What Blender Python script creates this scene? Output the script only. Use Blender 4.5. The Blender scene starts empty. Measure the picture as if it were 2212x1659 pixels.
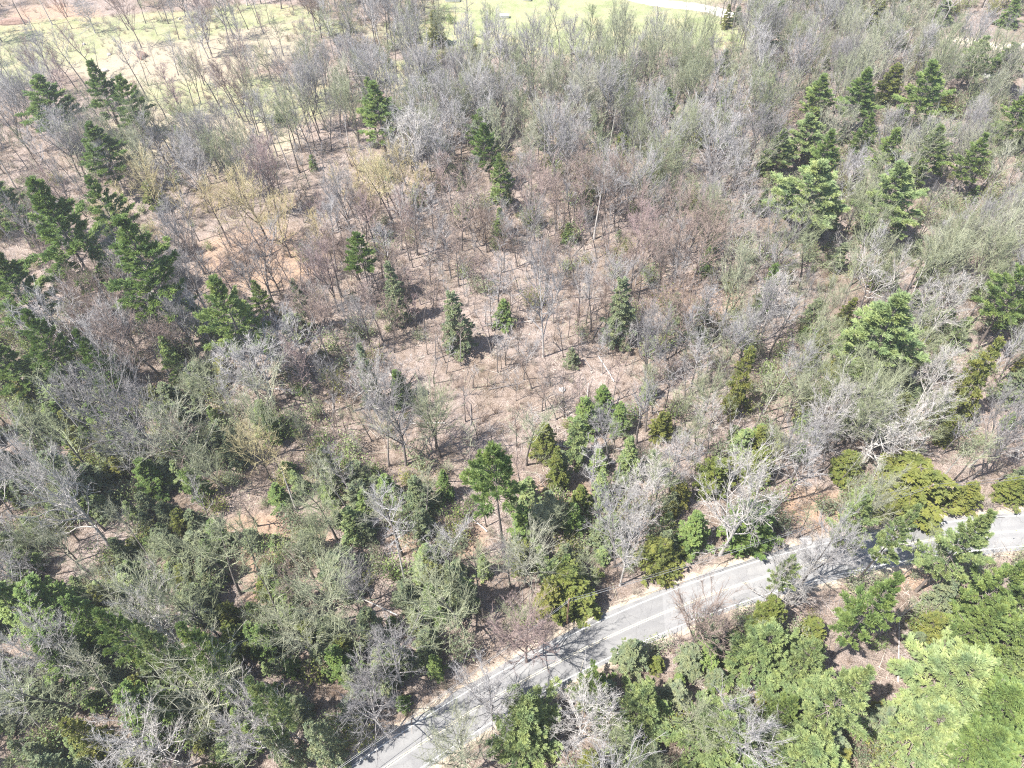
import bpy, math, random
import numpy as np
from mathutils import Vector, Matrix
R = math.radians
rng = np.random.default_rng(11)
rnd = random.Random(5)
scene = bpy.context.scene
C = scene.collection

# ------------------------------------------------------------------ camera
CAM_H, PITCH, ROLL = 110.0, 50.0, 2.5
HAZE = .0003
FPX = 1533.7                                   # focal length when the picture is 2212 x 1659
CX, CY = 1106.0, 829.5
cp, sp_, cr, sr = math.cos(R(PITCH)), math.sin(R(PITCH)), math.cos(R(ROLL)), math.sin(R(ROLL))
Fw = np.array([0, cp, -sp_]); U0 = np.array([0, sp_, cp]); R0 = np.array([1.0, 0, 0])
Rt = R0 * cr - U0 * sr; Up = U0 * cr + R0 * sr
CAM = np.array([0, 0, CAM_H])
cam = bpy.data.cameras.new('camera'); cam_o = bpy.data.objects.new('camera', cam); C.objects.link(cam_o)
cam.sensor_width = 36.0; cam.lens = 36.0 * FPX / 2212.0
cam.clip_start = 0.5; cam.clip_end = 4000
m = Matrix(((Rt[0], Up[0], -Fw[0], 0), (Rt[1], Up[1], -Fw[1], 0), (Rt[2], Up[2], -Fw[2], CAM_H), (0, 0, 0, 1)))
cam_o.matrix_world = m
scene.camera = cam_o

def ray(px, py):
    return Fw + Rt * (px - CX) / FPX - Up * (py - CY) / FPX
def at(px, py, z=0.0):
    d = ray(px, py); t = (z - CAM_H) / d[2]
    return CAM + d * t
def proj(x, y, z):
    vx, vy, vz = x - CAM[0], y - CAM[1], z - CAM[2]
    dz = vx * Fw[0] + vy * Fw[1] + vz * Fw[2]
    u = vx * Rt[0] + vy * Rt[1] + vz * Rt[2]
    v = vx * Up[0] + vy * Up[1] + vz * Up[2]
    return CX + FPX * u / dz, CY - FPX * v / dz, dz

# ------------------------------------------------------------------ light
SUN_EL = 60.0
_a = at(1225, 1346); _b = at(1278, 1322.5)     # foot of the pole and the end of its shadow
_d = (_b - _a); SH = math.atan2(_d[1], _d[0])  # direction shadows fall
sun_az = SH + math.pi
sdir = Vector((math.cos(sun_az) * math.cos(R(SUN_EL)), math.sin(sun_az) * math.cos(R(SUN_EL)), math.sin(R(SUN_EL))))
w = bpy.data.worlds.new('World'); scene.world = w; w.use_nodes = True
wn = w.node_tree.nodes; wl = w.node_tree.links
sky = wn.new('ShaderNodeTexSky'); sky.sky_type = 'NISHITA'; sky.sun_disc = False
sky.sun_elevation = R(SUN_EL); sky.sun_rotation = math.atan2(sdir.x, sdir.y)
wn['Background'].inputs[1].default_value = 0.105
wl.new(sky.outputs[0], wn['Background'].inputs[0])
sl = bpy.data.lights.new('sun', 'SUN'); sl.energy = 5.0; sl.angle = R(0.5); sl.color = (1.0, 0.965, 0.915)
so = bpy.data.objects.new('sun', sl); C.objects.link(so)
so.rotation_euler = sdir.to_track_quat('Z', 'Y').to_euler()
vs = scene.view_settings
vs.view_transform = 'Standard'; vs.look = 'None'; vs.exposure = 1.36; vs.gamma = 1.0; vs.use_curve_mapping = False
scene.cycles.max_bounces = 5; scene.cycles.diffuse_bounces = 3; scene.cycles.transmission_bounces = 3
scene.cycles.transparent_max_bounces = 4; scene.cycles.use_adaptive_sampling = False; scene.cycles.use_denoising = False; scene.cycles.filter_width = 1.15

# ------------------------------------------------------------------ helpers
def tag(o, label=None, cat=None, group=None, kind=None):
    if label: o['label'] = label
    if cat: o['category'] = cat
    if group: o['group'] = group
    if kind: o['kind'] = kind
    return o
def link(o, parent=None):
    C.objects.link(o)
    if parent: o.parent = parent
    return o
def empty(name, loc, rz=0, s=(1, 1, 1)):
    o = bpy.data.objects.new(name, None); o.location = loc; o.rotation_euler = (0, 0, rz); o.scale = s
    o.empty_display_size = 0.5
    return link(o)
class MB:
    """collects triangles and quads as numpy blocks"""
    def __init__(s): s.v = []; s.q = []; s.m = []; s.n = 0
    def add(s, v, f, mat=0):
        v = np.asarray(v, float).reshape(-1, 3); f = np.asarray(f, int)
        if f.shape[1] == 3: f = np.hstack([f, -np.ones((len(f), 1), int) - s.n])
        s.v.append(v); s.q.append(f + s.n); s.m.append(np.full(len(f), mat)); s.n += len(v)
    def tube(s, P, r, k=5, mat=0):
        P = np.asarray(P, float); n = len(P); r = np.broadcast_to(r, (n,))
        T = np.gradient(P, axis=0); T /= np.linalg.norm(T, axis=1)[:, None] + 1e-9
        ref = np.array([1.0, 0.13, 0.2]) if abs(T[0][0]) < .8 else np.array([0.1, 1.0, 0.2])
        A = np.cross(T, ref); A /= np.linalg.norm(A, axis=1)[:, None] + 1e-9
        B = np.cross(T, A)
        an = np.arange(k) * 2 * math.pi / k
        V = P[:, None, :] + r[:, None, None] * (np.cos(an)[None, :, None] * A[:, None, :] + np.sin(an)[None, :, None] * B[:, None, :])
        i, j = np.meshgrid(np.arange(n - 1), np.arange(k), indexing='ij'); j2 = (j + 1) % k
        F = np.stack([i * k + j, i * k + j2, (i + 1) * k + j2, (i + 1) * k + j], -1).reshape(-1, 4)
        s.add(V.reshape(-1, 3), F, mat)
    def blades(s, P, D, L, W, mat=0, N=None):
        """thin tapered quads from P along D"""
        n = len(P)
        if n == 0: return
        D = D / (np.linalg.norm(D, axis=1)[:, None] + 1e-9)
        if N is None: N = rng.normal(size=(n, 3))
        S = np.cross(D, N); S /= np.linalg.norm(S, axis=1)[:, None] + 1e-9
        L = np.broadcast_to(L, (n,))[:, None]; W = np.broadcast_to(W, (n,))[:, None]
        V = np.stack([P - S * W * .5, P + S * W * .5, P + D * L + S * W * .17, P + D * L - S * W * .17], 1)
        s.add(V.reshape(-1, 3), np.arange(4 * n).reshape(n, 4), mat)
    def leaves(s, P, D, L, W, mat=0, N=None):
        """lozenge-shaped leaf or needle-bundle faces"""
        n = len(P)
        if n == 0: return
        D = D / (np.linalg.norm(D, axis=1)[:, None] + 1e-9)
        if N is None: N = rng.normal(size=(n, 3))
        S = np.cross(D, N); S /= np.linalg.norm(S, axis=1)[:, None] + 1e-9
        L = np.broadcast_to(L, (n,))[:, None]; W = np.broadcast_to(W, (n,))[:, None]
        V = np.stack([P, P + D * L * .55 + S * W * .5, P + D * L, P + D * L * .55 - S * W * .5], 1)
        s.add(V.reshape(-1, 3), np.arange(4 * n).reshape(n, 4), mat)
    def mesh(s, name, mats, smooth=False):
        me = bpy.data.meshes.new(name)
        V = np.concatenate(s.v); Q = np.concatenate(s.q); M = np.concatenate(s.m)
        tri = Q[:, 3] < 0
        cnt = np.where(tri, 3, 4); st = np.concatenate([[0], np.cumsum(cnt)[:-1]])
        mask = np.ones(Q.shape, bool); mask[tri, 3] = False
        me.vertices.add(len(V)); me.vertices.foreach_set('co', V.ravel())
        me.loops.add(int(cnt.sum())); me.loops.foreach_set('vertex_index', Q[mask].astype(np.int32))
        me.polygons.add(len(Q)); me.polygons.foreach_set('loop_start', st.astype(np.int32))
        try: me.polygons.foreach_set('loop_total', cnt.astype(np.int32))
        except Exception: pass
        me.polygons.foreach_set('material_index', M.astype(np.int32))
        if smooth: me.polygons.foreach_set('use_smooth', np.ones(len(Q), bool))
        for mm in mats: me.materials.append(mm)
        me.update(calc_edges=True); me.validate()
        return me
    def obj(s, name, mats, parent=None, smooth=False):
        if not isinstance(mats, (list, tuple)): mats = [mats]
        return link(bpy.data.objects.new(name, s.mesh(name, mats, smooth)), parent)

# ------------------------------------------------------------------ materials
def new_mat(name, rough=0.9):
    mt = bpy.data.materials.new(name); mt.use_nodes = True
    nt = mt.node_tree; b = nt.nodes['Principled BSDF']
    b.inputs['Roughness'].default_value = rough
    b.inputs['Specular IOR Level'].default_value = 0.25
    return mt, nt, b
def nd(nt, t, **kw):
    n = nt.nodes.new(t)
    for k, v in kw.items(): setattr(n, k, v)
    return n
def ramp(nt, fac, stops):
    r = nd(nt, 'ShaderNodeValToRGB'); e = r.color_ramp.elements
    while len(e) < len(stops): e.new(0.5)
    for i, (p, c) in enumerate(stops): e[i].position = p; e[i].color = (*c, 1)
    nt.links.new(fac, r.inputs[0]); return r.outputs[0]
def mix(nt, fac, a, b, mode='MIX'):
    n = nd(nt, 'ShaderNodeMix', data_type='RGBA', blend_type=mode)
    for s, v in ((n.inputs[0], fac), (n.inputs[6], a), (n.inputs[7], b)):
        if isinstance(v, (int, float)): s.default_value = v
        elif isinstance(v, tuple): s.default_value = (*v, 1)
        else: nt.links.new(v, s)
    return n.outputs[2]
def noise(nt, scale, detail=4, rough=.6, vec=None, dist=0):
    n = nd(nt, 'ShaderNodeTexNoise'); n.inputs['Scale'].default_value = scale; n.inputs['Detail'].default_value = detail
    n.inputs['Roughness'].default_value = rough; n.inputs['Distortion'].default_value = dist
    if vec is not None: nt.links.new(vec, n.inputs['Vector'])
    return n.outputs[0]
def geo_pos(nt): return nd(nt, 'ShaderNodeNewGeometry').outputs['Position']

def bark(name, stops, scale=3.0):
    mt, nt, b = new_mat(name)
    oi = nd(nt, 'ShaderNodeObjectInfo')
    col = ramp(nt, oi.outputs['Random'], stops)
    tc = nd(nt, 'ShaderNodeTexCoord')
    nz = noise(nt, scale, 4, .7, tc.outputs['Object'])
    sh = ramp(nt, nz, [(0.25, (.62, .6, .6)), (.75, (1.25, 1.25, 1.22))])
    nt.links.new(mix(nt, 1.0, col, sh, 'MULTIPLY'), b.inputs['Base Color'])
    return mt
def foliage(name, stops, trans=.33):
    mt, nt, b = new_mat(name, .6)
    b.inputs['Specular IOR Level'].default_value = 0.35
    oi = nd(nt, 'ShaderNodeObjectInfo')
    col = ramp(nt, oi.outputs['Random'], stops)
    tc = nd(nt, 'ShaderNodeTexCoord')
    nz = noise(nt, 1.1, 3, .6, tc.outputs['Object'])
    sh = ramp(nt, nz, [(0.3, (.70, .80, .75)), (.7, (1.25, 1.18, 1.1))])
    c = mix(nt, 1.0, col, sh, 'MULTIPLY')
    nz2 = noise(nt, .5, 3, .6, tc.outputs['Object'])
    c = mix(nt, 1.0, c, ramp(nt, nz2, [(.36, (.78, .84, .95)), (.5, (1, 1, 1)), (.64, (1.14, 1.08, .98))]), 'MULTIPLY')
    nt.links.new(c, b.inputs['Base Color'])
    t = nd(nt, 'ShaderNodeBsdfTranslucent'); nt.links.new(c, t.inputs[0])
    ms = nd(nt, 'ShaderNodeMixShader'); ms.inputs[0].default_value = trans
    nt.links.new(b.outputs[0], ms.inputs[1]); nt.links.new(t.outputs[0], ms.inputs[2])
    nt.links.new(ms.outputs[0], nt.nodes['Material Output'].inputs[0])
    return mt
M = {}
M['grey'] = bark('bark_grey', [(0, (.24, .225, .22)), (.5, (.34, .325, .32)), (1, (.45, .43, .42))])
M['green'] = bark('bark_lichen', [(0, (.24, .265, .155)), (.5, (.31, .33, .21)), (1, (.38, .375, .29))])
M['brown'] = bark('bark_brown', [(0, (.24, .18, .15)), (.5, (.33, .26, .22)), (1, (.36, .27, .26))])
M['bud'] = bark('bark_yellow_buds', [(0, (.52, .46, .27)), (1, (.54, .45, .25))])
M['red'] = bark('bark_red_buds', [(0, (.38, .22, .16)), (1, (.36, .20, .15))])
M['pale'] = bark('bark_pale', [(0, (.42, .395, .37)), (1, (.54, .51, .48))])
M['trunk'] = bark('trunk_grey', [(0, (.11, .095, .085)), (.5, (.19, .168, .155)), (1, (.30, .27, .255))])
M['pinebark'] = bark('pine_bark', [(0, (.17, .14, .125)), (1, (.26, .22, .20))])
M['brush'] = bark('brush', [(0, (.24, .17, .13)), (.35, (.40, .32, .26)), (.7, (.46, .41, .36)), (1, (.30, .29, .19))])
FOL = [foliage('needles_deep', [(0, (.135, .205, .055)), (1, (.190, .265, .080))]),
       foliage('needles_mid', [(0, (.195, .270, .088)), (1, (.250, .320, .110))]),
       foliage('needles_light', [(0, (.260, .325, .140)), (1, (.315, .375, .170))]),
       foliage('needles_olive', [(0, (.170, .205, .052)), (1, (.250, .245, .070))]),
       foliage('needles_greygreen', [(0, (.205, .245, .135)), (1, (.260, .290, .175))])]

# ------------------------------------------------------------------ tree shapes
def norm(v): return v / (np.linalg.norm(v) + 1e-9)
def bent(p0, d0, L, n, wob, lift=0.0):
    P = [np.array(p0, float)]; d = norm(np.array(d0, float)); st = L / n
    for i in range(n):
        d = norm(d + rng.normal(size=3) * wob + np.array([0, 0, lift]))
        P.append(P[-1] + d * st)
    return np.array(P)
def lerp_path(P, t):
    f = t * (len(P) - 1); i = np.minimum(f.astype(int), len(P) - 2); a = (f - i)[:, None]
    return P[i] * (1 - a) + P[i + 1] * a, P[i + 1] - P[i]
def twigs_on(mb, P, n, L, W, lift, mat=0, t0=.15, forks=2, spread=.9):
    t = rng.uniform(t0, 1.0, n); p, d = lerp_path(P, t)
    d = d / (np.linalg.norm(d, axis=1)[:, None] + 1e-9)
    D = d + rng.normal(size=(n, 3)) * spread * .6 + np.array([0, 0, lift])
    D /= np.linalg.norm(D, axis=1)[:, None]
    Ls = L * rng.uniform(.5, 1.25, n)
    mb.blades(p, D, Ls, W, mat)
    for k in range(forks):
        q = p + D * (Ls * rng.uniform(.25, .85, n))[:, None]
        D2 = D + rng.normal(size=(n, 3)) * .55
        mb.blades(q, D2, Ls * rng.uniform(.4, .75, n), W * .75, mat)
def bare_tree_mb(H, cr_, cb, nprim=18, elev=(38, 68), thick=.0112, wob=.12, ntw=9, tw=.026, nsec=7, fork=0):
    """returns (trunk MB, crown MB) of a leafless broad-leaved tree"""
    tm, cm = MB(), MB()
    lean = rng.normal(size=2) * .035
    r0 = H * thick
    n = 9; P = bent((0, 0, -.3), (lean[0], lean[1], 1), H * .9, n, .035)
    rr = r0 * (1 - np.linspace(0, 1, n + 1) ** 1.2 * .88); rr[0] *= 1.5
    tm.tube(P, rr, 6)
    stems = [(P, rr)]
    for k in range(fork):
        i = rng.integers(2, 4); az = rng.uniform(0, 6.28)
        Q = bent(P[i], (math.cos(az) * .5, math.sin(az) * .5, 1), H * .62, 7, .07, .03)
        r2 = rr[i] * .75 * (1 - np.linspace(0, 1, 8) * .85); tm.tube(Q, r2, 5); stems.append((Q, r2))
    for S, sr_ in stems:
        az = rng.uniform(0, 6.28); np_ = nprim if S is P else int(nprim * .6)
        for k in range(np_):
            u = (k + rng.uniform(0, 1)) / np_
            t = (cb + (1 - cb) * u) if S is P else .25 + .75 * u
            t = min(t, .985)
            p, _ = lerp_path(S, np.array([t])); p = p[0]
            az += 2.4 + rng.normal() * .4
            e = R(rng.uniform(*elev)) * (.75 + .4 * u)
            L = cr_ * (1.30 - .75 * u) * rng.uniform(.65, 1.2) / max(.45, math.cos(e)) * .85
            L = min(L, cr_ * 2.7)
            rb = max(.028, float(np.interp(t, np.linspace(0, 1, len(sr_)), sr_)) * .55)
            B = bent(p, (math.cos(az) * math.cos(e), math.sin(az) * math.cos(e), math.sin(e)), L, 5, wob, .05)
            cm.tube(B, np.linspace(rb * 1.1 + .012, .020, 6), 4)
            twigs_on(cm, B, ntw, .9, tw, .3, t0=.4, spread=.7)
            for j in range(nsec):
                tj = np.array([rng.uniform(.25, .95)]); q, dd = lerp_path(B, tj)
                d2 = norm(norm(dd[0]) + rng.normal(size=3) * .5 + np.array([0, 0, .15]))
                S2 = bent(q[0], d2, L * rng.uniform(.25, .5), 3, wob * 1.2, .05)
                cm.tube(S2, np.linspace(rb * .42 + .012, .015, 4), 3)
                twigs_on(cm, S2, int(ntw * .7), .75, tw * .85, .25, spread=.75)
    return tm, cm
def pine_mb(H=20., r=4., cb=.38, ragged=.28, dens=1.0, droop=.0):
    """white pine: separate tiers of level, up-tipped boughs with needle tufts"""
    tm, cm = MB(), MB()
    P = bent((0, 0, -.3), (rng.normal() * .015, rng.normal() * .015, 1), H * .99, 10, .012)
    rr = H * .0115 * (1 - np.linspace(0, 1, 11) * .93); rr[0] *= 1.4
    tm.tube(P, rr, 7)
    # dead stubs below the crown
    for k in range(10):
        t = rng.uniform(min(.1, cb * .5), cb); p, _ = lerp_path(P, np.array([t])); a = rng.uniform(0, 6.28)
        B = bent(p[0], (math.cos(a), math.sin(a), .1), rng.uniform(.5, 1.6), 3, .15)
        tm.tube(B, np.linspace(.03, .01, 4), 3)
    z = cb; az = rng.uniform(0, 6); side = rng.uniform(.8, 1.15, 8)
    while z < .985:
        u = (z - cb) / (1 - cb)
        prof = min(1, .70 + u * 2.2) * (1 - u) ** .80
        tier = rng.uniform(.74, 1.2)
        nb = rng.integers(6, 9) if u < .8 else 5
        for k in range(nb):
            az += 6.283 / nb + rng.normal() * .25
            L = r * max(.10, prof) * tier * rng.uniform(1 - ragged * 1.2, 1 + ragged * .7) * side[int((az % 6.283) / 6.284 * 8)]
            if u < .3 and rng.random() < .15: continue
            p, _ = lerp_path(P, np.array([min(z + rng.normal() * .006, .99)]))
            e = R(-10 + 62 * u ** 1.5 + rng.normal() * 6 - droop * 12)
            d = np.array([math.cos(az) * math.cos(e), math.sin(az) * math.cos(e), math.sin(e)])
            B = bent(p[0], d, L, 5, .04, .075 - droop * .05)
            cm.tube(B, np.linspace(.05 * L / r + .02, .015, 6), 3, 1)
            n2 = max(6, int(L * 6.4 * dens))
            t = rng.uniform(.18, 1.0, n2) ** .8; q, dd = lerp_path(B, t)
            dd /= np.linalg.norm(dd, axis=1)[:, None]
            lat = np.cross(dd, np.array([0, 0, 1.0])); sgn = rng.choice([-1, 1], n2)[:, None]
            D = dd * .95 + lat * sgn * rng.uniform(.15, .95, (n2, 1)) + np.array([0, 0, .10]) + rng.normal(size=(n2, 3)) * .08
            D /= np.linalg.norm(D, axis=1)[:, None]
            l2 = (.35 + .26 * (1 - t) * L) * rng.uniform(.6, 1.3, n2)
            for s in (.3, .65, 1.0):
                c = q + D * (l2 * s)[:, None] + rng.normal(size=(n2, 3)) * .05
                for j in range(11):
                    dj = D * .9 + rng.normal(size=(n2, 3)) * .36 + np.array([0, 0, .24])
                    cm.leaves(c, dj, rng.uniform(.28, .55, n2), .085, 0, N=rng.normal(size=(n2, 3)) * .6 + np.array([-.25, -.1, 1.0]) * 0 + np.array([0, 0, .8]))
        z += rng.uniform(.050, .076) * (1.1 - .5 * u)
    # leader
    top = P[-1]
    n = 40; cm.leaves(top[None] + rng.normal(size=(n, 3)) * .15 - np.array([0, 0, .2]), rng.normal(size=(n, 3)) * .5 + np.array([0, 0, .8]), .4, .12, 0)
    return tm, cm
def hemlock_mb(H=14., r=3.6, cb=.05, round_=.0, gaps=.24):
    """hemlock or cedar: dense cone of fine drooping sprays"""
    tm, cm = MB(), MB()
    P = bent((0, 0, -.3), (rng.normal() * .02, rng.normal() * .02, 1), H * .99, 8, .012)
    tm.tube(P, H * .011 * (1 - np.linspace(0, 1, 9) * .93), 6)
    z = cb; az = 0; side = rng.uniform(.72, 1.2, 7)
    while z < .97:
        u = (z - cb) / (1 - cb)
        prof = (1 - u) ** (.8 - .35 * round_) * min(1, .75 + u * 2)
        for k in range(5):
            az += 1.2566 + rng.normal() * .3
            if rng.random() < gaps: continue
            L = r * max(.12, prof) * rng.uniform(.5, 1.22) * side[int((az % 6.283) / 6.284 * 7)]
            p, _ = lerp_path(P, np.array([z + rng.uniform(-.01, .01)]))
            e = R(18 + 30 * u + rng.normal() * 8)
            B = bent(p[0], (math.cos(az) * math.cos(e), math.sin(az) * math.cos(e), math.sin(e)), L, 5, .06, -.13)
            cm.tube(B, np.linspace(.035, .010, 6), 3, 1)
            n2 = max(5, int(L * 5.5)); t = rng.uniform(.15, 1.0, n2) ** .75; q, dd = lerp_path(B, t)
            dd /= np.linalg.norm(dd, axis=1)[:, None]
            lat = np.cross(dd, np.array([0, 0, 1.0])); sgn = rng.choice([-1, 1], n2)[:, None]
            D = dd * .75 + lat * sgn * rng.uniform(.3, 1.1, (n2, 1)) + np.array([0, 0, -.12]) + rng.normal(size=(n2, 3)) * .1
            D /= np.linalg.norm(D, axis=1)[:, None]
            l2 = (.32 + .34 * (1 - t) * L) * rng.uniform(.6, 1.2, n2)
            for s in (.2, .45, .7, .95):
                c = q + D * (l2 * s)[:, None] + rng.normal(size=(n2, 3)) * .05
                for j in range(5):
                    dj = D + rng.normal(size=(n2, 3)) * .6
                    cm.leaves(c, dj, rng.uniform(.20, .38, n2), .13, 0, N=rng.normal(size=(n2, 3)) * .45 + np.array([0, 0, 1.0]))
        z += rng.uniform(.020, .034) * (14. / H) ** .5
    return tm, cm

def kit(mb_pair, name, trunk_mat, crown_mats_list):
    """mesh data: one trunk and one crown per crown material"""
    t = mb_pair[0].mesh('trunk', [trunk_mat], True)
    cs = []
    base = mb_pair[1].mesh('crown', list(crown_mats_list[0]))
    cs.append(base)
    for mm in crown_mats_list[1:]:
        c = base.copy()
        for i, x in enumerate(mm): c.materials[i] = x
        cs.append(c)
    return t, cs
def plant_tree(name, t_me, c_me, loc, rz, s):
    e = empty(name, loc, rz, s)
    link(bpy.data.objects.new('trunk', t_me), e); link(bpy.data.objects.new('crown', c_me), e)
    return e

BT = ['grey', 'green', 'brown', 'bud', 'red', 'pale']
def bmats(): return [[M[k]] for k in BT]
# broad forest trees, nominal height 18 m
BIG = [kit(bare_tree_mb(18, 3.6, .40, elev=(46, 74), wob=.08, nprim=17), 'b', M['trunk'], bmats()),
       kit(bare_tree_mb(18, 4.8, .30, nprim=19, fork=1, elev=(42, 72), wob=.09, nsec=8), 'b', M['trunk'], bmats()),
       kit(bare_tree_mb(18, 2.8, .48, nprim=15, elev=(52, 78), wob=.08), 'b', M['trunk'], bmats()),
       kit(bare_tree_mb(18, 4.2, .34, nprim=17, fork=2, elev=(48, 76), wob=.07), 'b', M['trunk'], bmats()),
       kit(bare_tree_mb(18, 2.3, .55, nprim=13, elev=(50, 78)), 'b', M['trunk'], bmats()),
       kit(bare_tree_mb(18, 3.2, .45, nprim=18, wob=.17), 'b', M['trunk'], bmats()),
       kit(bare_tree_mb(18, 3.0, .25, nprim=22, elev=(30, 55), wob=.10, nsec=5), 'b', M['trunk'], bmats()),
       kit(bare_tree_mb(18, 4.6, .50, nprim=12, elev=(40, 66), wob=.16, nsec=9, thick=.011), 'b', M['trunk'], bmats()),
       kit(bare_tree_mb(18, 2.0, .62, nprim=9, elev=(35, 70), wob=.2, nsec=3, ntw=4, thick=.012), 'b', M['pale'], bmats()),
       kit(bare_tree_mb(18, 3.4, .36, nprim=14, elev=(55, 80), wob=.06, nsec=8, fork=3), 'b', M['trunk'], bmats())]
# wide crowned trees with heavy crooked limbs
WIDE = [kit(bare_tree_mb(18, 6.2, .22, nprim=20, elev=(22, 58), thick=.0165, wob=.21, ntw=11, tw=.038, nsec=9, fork=2), 'w', M['pale'], bmats()),
        kit(bare_tree_mb(18, 5.4, .30, nprim=19, elev=(25, 62), thick=.015, wob=.19, ntw=11, tw=.036, nsec=9, fork=1), 'w', M['pale'], bmats()),
        kit(bare_tree_mb(18, 5.8, .26, nprim=20, elev=(30, 60), thick=.014, wob=.16, ntw=12, tw=.034, nsec=9, fork=2), 'w', M['trunk'], bmats())]
# thin poles
THIN = [kit(bare_tree_mb(13, 1.5, .45, nprim=11, thick=.0108, elev=(40, 72), ntw=4, nsec=4, tw=.026), 't', M['trunk'], bmats()),
        kit(bare_tree_mb(13, 1.9, .35, nprim=11, thick=.0095, elev=(35, 65), ntw=4, nsec=4, tw=.026), 't', M['trunk'], bmats()),
        kit(bare_tree_mb(13, 1.2, .58, nprim=9, thick=.0115, elev=(40, 75), ntw=4, nsec=4, tw=.026), 't', M['trunk'], bmats()),
        kit(bare_tree_mb(13, 2.2, .30, nprim=12, thick=.0100, elev=(38, 68), ntw=4, nsec=5, fork=1, tw=.026), 't', M['trunk'], bmats())]
fmats = [[f, M['pinebark']] for f in FOL]
PINE = [kit(pine_mb(20, 4, .36), 'p', M['pinebark'], fmats), kit(pine_mb(20, 4, .36, ragged=.4), 'p', M['pinebark'], fmats),
        kit(pine_mb(20, 4, .36, ragged=.32, dens=1.15), 'p', M['pinebark'], fmats),
        kit(pine_mb(20, 4, .58, ragged=.36), 'p', M['pinebark'], fmats)]
PINE_CB = [.36, .36, .36, .58]
HEM = [kit(hemlock_mb(), 'h', M['pinebark'], fmats), kit(hemlock_mb(round_=.8), 'h', M['pinebark'], fmats),
       kit(hemlock_mb(gaps=.42, round_=.4), 'h', M['pinebark'], fmats)]
# wide low pines seen from above (bottom right)
BROAD = [kit(pine_mb(14, 5, .14, ragged=.36, dens=.9), 'p', M['pinebark'], fmats),
         kit(pine_mb(14, 5, .12, ragged=.34, dens=1.0, droop=.5), 'p', M['pinebark'], fmats)]

# ------------------------------------------------------------------ the road and ground
ROADC = [(640, 1800), (837, 1653), (937, 1586), (1004, 1549), (1087, 1496), (1180, 1443), (1317, 1377), (1475, 1306), (1608, 1259), (1752, 1219),
         (1870, 1190), (1990, 1170), (2100, 1156), (2212, 1146), (2400, 1140)]
rc = np.array([at(x, y)[:2] for x, y in ROADC])
def smooth_line(P, it=3):
    P = np.array(P, float)
    for _ in range(it):
        Q = [P[0]]
        for a, b in zip(P[:-1], P[1:]): Q += [a * .75 + b * .25, a * .25 + b * .75]
        Q.append(P[-1]); P = np.array(Q)
    return P
# straighten noise by a small polynomial fit of y(x)
pf = np.polyfit(rc[:, 0], rc[:, 1], 4)
xs = np.linspace(rc[0, 0] - 4, rc[-1, 0] + 4, 160)
RC = np.stack([xs, np.polyval(pf, xs)], 1)
e0 = RC[0] + (RC[0] - RC[3]) * 14; e1 = RC[-1] + (RC[-1] - RC[-4]) * 22
RC = np.vstack([e0, RC, e1])
def road_dist(x, y):
    """signed distance to the centre line (positive on the far, wooded side)"""
    x = np.atleast_1d(x).astype(float); y = np.atleast_1d(y).astype(float)
    best = np.full(x.shape, 1e9); sg = np.ones(x.shape)
    for a, b in zip(RC[:-1], RC[1:]):
        d = b - a; L2 = (d ** 2).sum()
        t = np.clip(((x - a[0]) * d[0] + (y - a[1]) * d[1]) / L2, 0, 1)
        ex, ey = x - a[0] - t * d[0], y - a[1] - t * d[1]
        q = np.hypot(ex, ey); s = np.sign(d[0] * ey - d[1] * ex)
        u = q < best; best = np.where(u, q, best); sg = np.where(u, s, sg)
    return best * sg
def vnoise(x, y, sc, seed=0):
    """smooth value noise"""
    x = np.asarray(x) / sc; y = np.asarray(y) / sc
    xi, yi = np.floor(x).astype(int), np.floor(y).astype(int); fx, fy = x - xi, y - yi
    fx = fx * fx * (3 - 2 * fx); fy = fy * fy * (3 - 2 * fy)
    def h(a, b):
        n = (a * 374761393 + b * 668265263 + seed * 1442695041) & 0xffffffff
        n = ((n ^ (n >> 13)) * 1274126177) & 0xffffffff
        return ((n ^ (n >> 16)) & 0xffff) / 65535.
    return (h(xi, yi) * (1 - fx) + h(xi + 1, yi) * fx) * (1 - fy) + (h(xi, yi + 1) * (1 - fx) + h(xi + 1, yi + 1) * fx) * fy
DRIVE = [(1340, -12), (1400, 3), (1450, 10), (1500, 14), (1550, 24), (1580, 36)]
DR = smooth_line([at(x, y)[:2] for x, y in DRIVE], 2)
PATH = [(2290, 96), (2212, 99), (2160, 102), (2110, 92), (2060, 84)]
PT = smooth_line([at(x, y)[:2] for x, y in PATH], 2)
def poly_dist(L, x, y):
    best = np.full(np.shape(x), 1e9)
    for a, b in zip(L[:-1], L[1:]):
        d = b - a; t = np.clip(((x - a[0]) * d[0] + (y - a[1]) * d[1]) / (d ** 2).sum(), 0, 1)
        best = np.minimum(best, np.hypot(x - a[0] - t * d[0], y - a[1] - t * d[1]))
    return best
def height(x, y):
    x = np.asarray(x, float); y = np.asarray(y, float)
    k = np.clip((np.abs(road_dist(x, y).reshape(x.shape)) - 5) / 10, 0, 1) * np.clip((np.minimum(poly_dist(DR, x, y), poly_dist(PT, x, y)) - 3) / 8, 0, 1)
    return k * ((vnoise(x, y, 23, 1) - .5) * 1.0 + (vnoise(x, y, 7, 2) - .5) * .3)
def strip_axis(lo, a, b, hi, fine, coarse):
    return np.concatenate([np.arange(lo, a, coarse), np.arange(a, b, fine), np.arange(b, hi + 1, coarse)])
gx = strip_axis(-1500, -230, 230, 1500, 1.6, 60); gy = strip_axis(-600, -10, 330, 2200, 1.6, 60)
GX, GY = np.meshgrid(gx, gy, indexing='ij')
GZ = height(GX, GY)
PXv, PYv, _z = proj(GX, GY, GZ)
front = _z > 1
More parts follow.
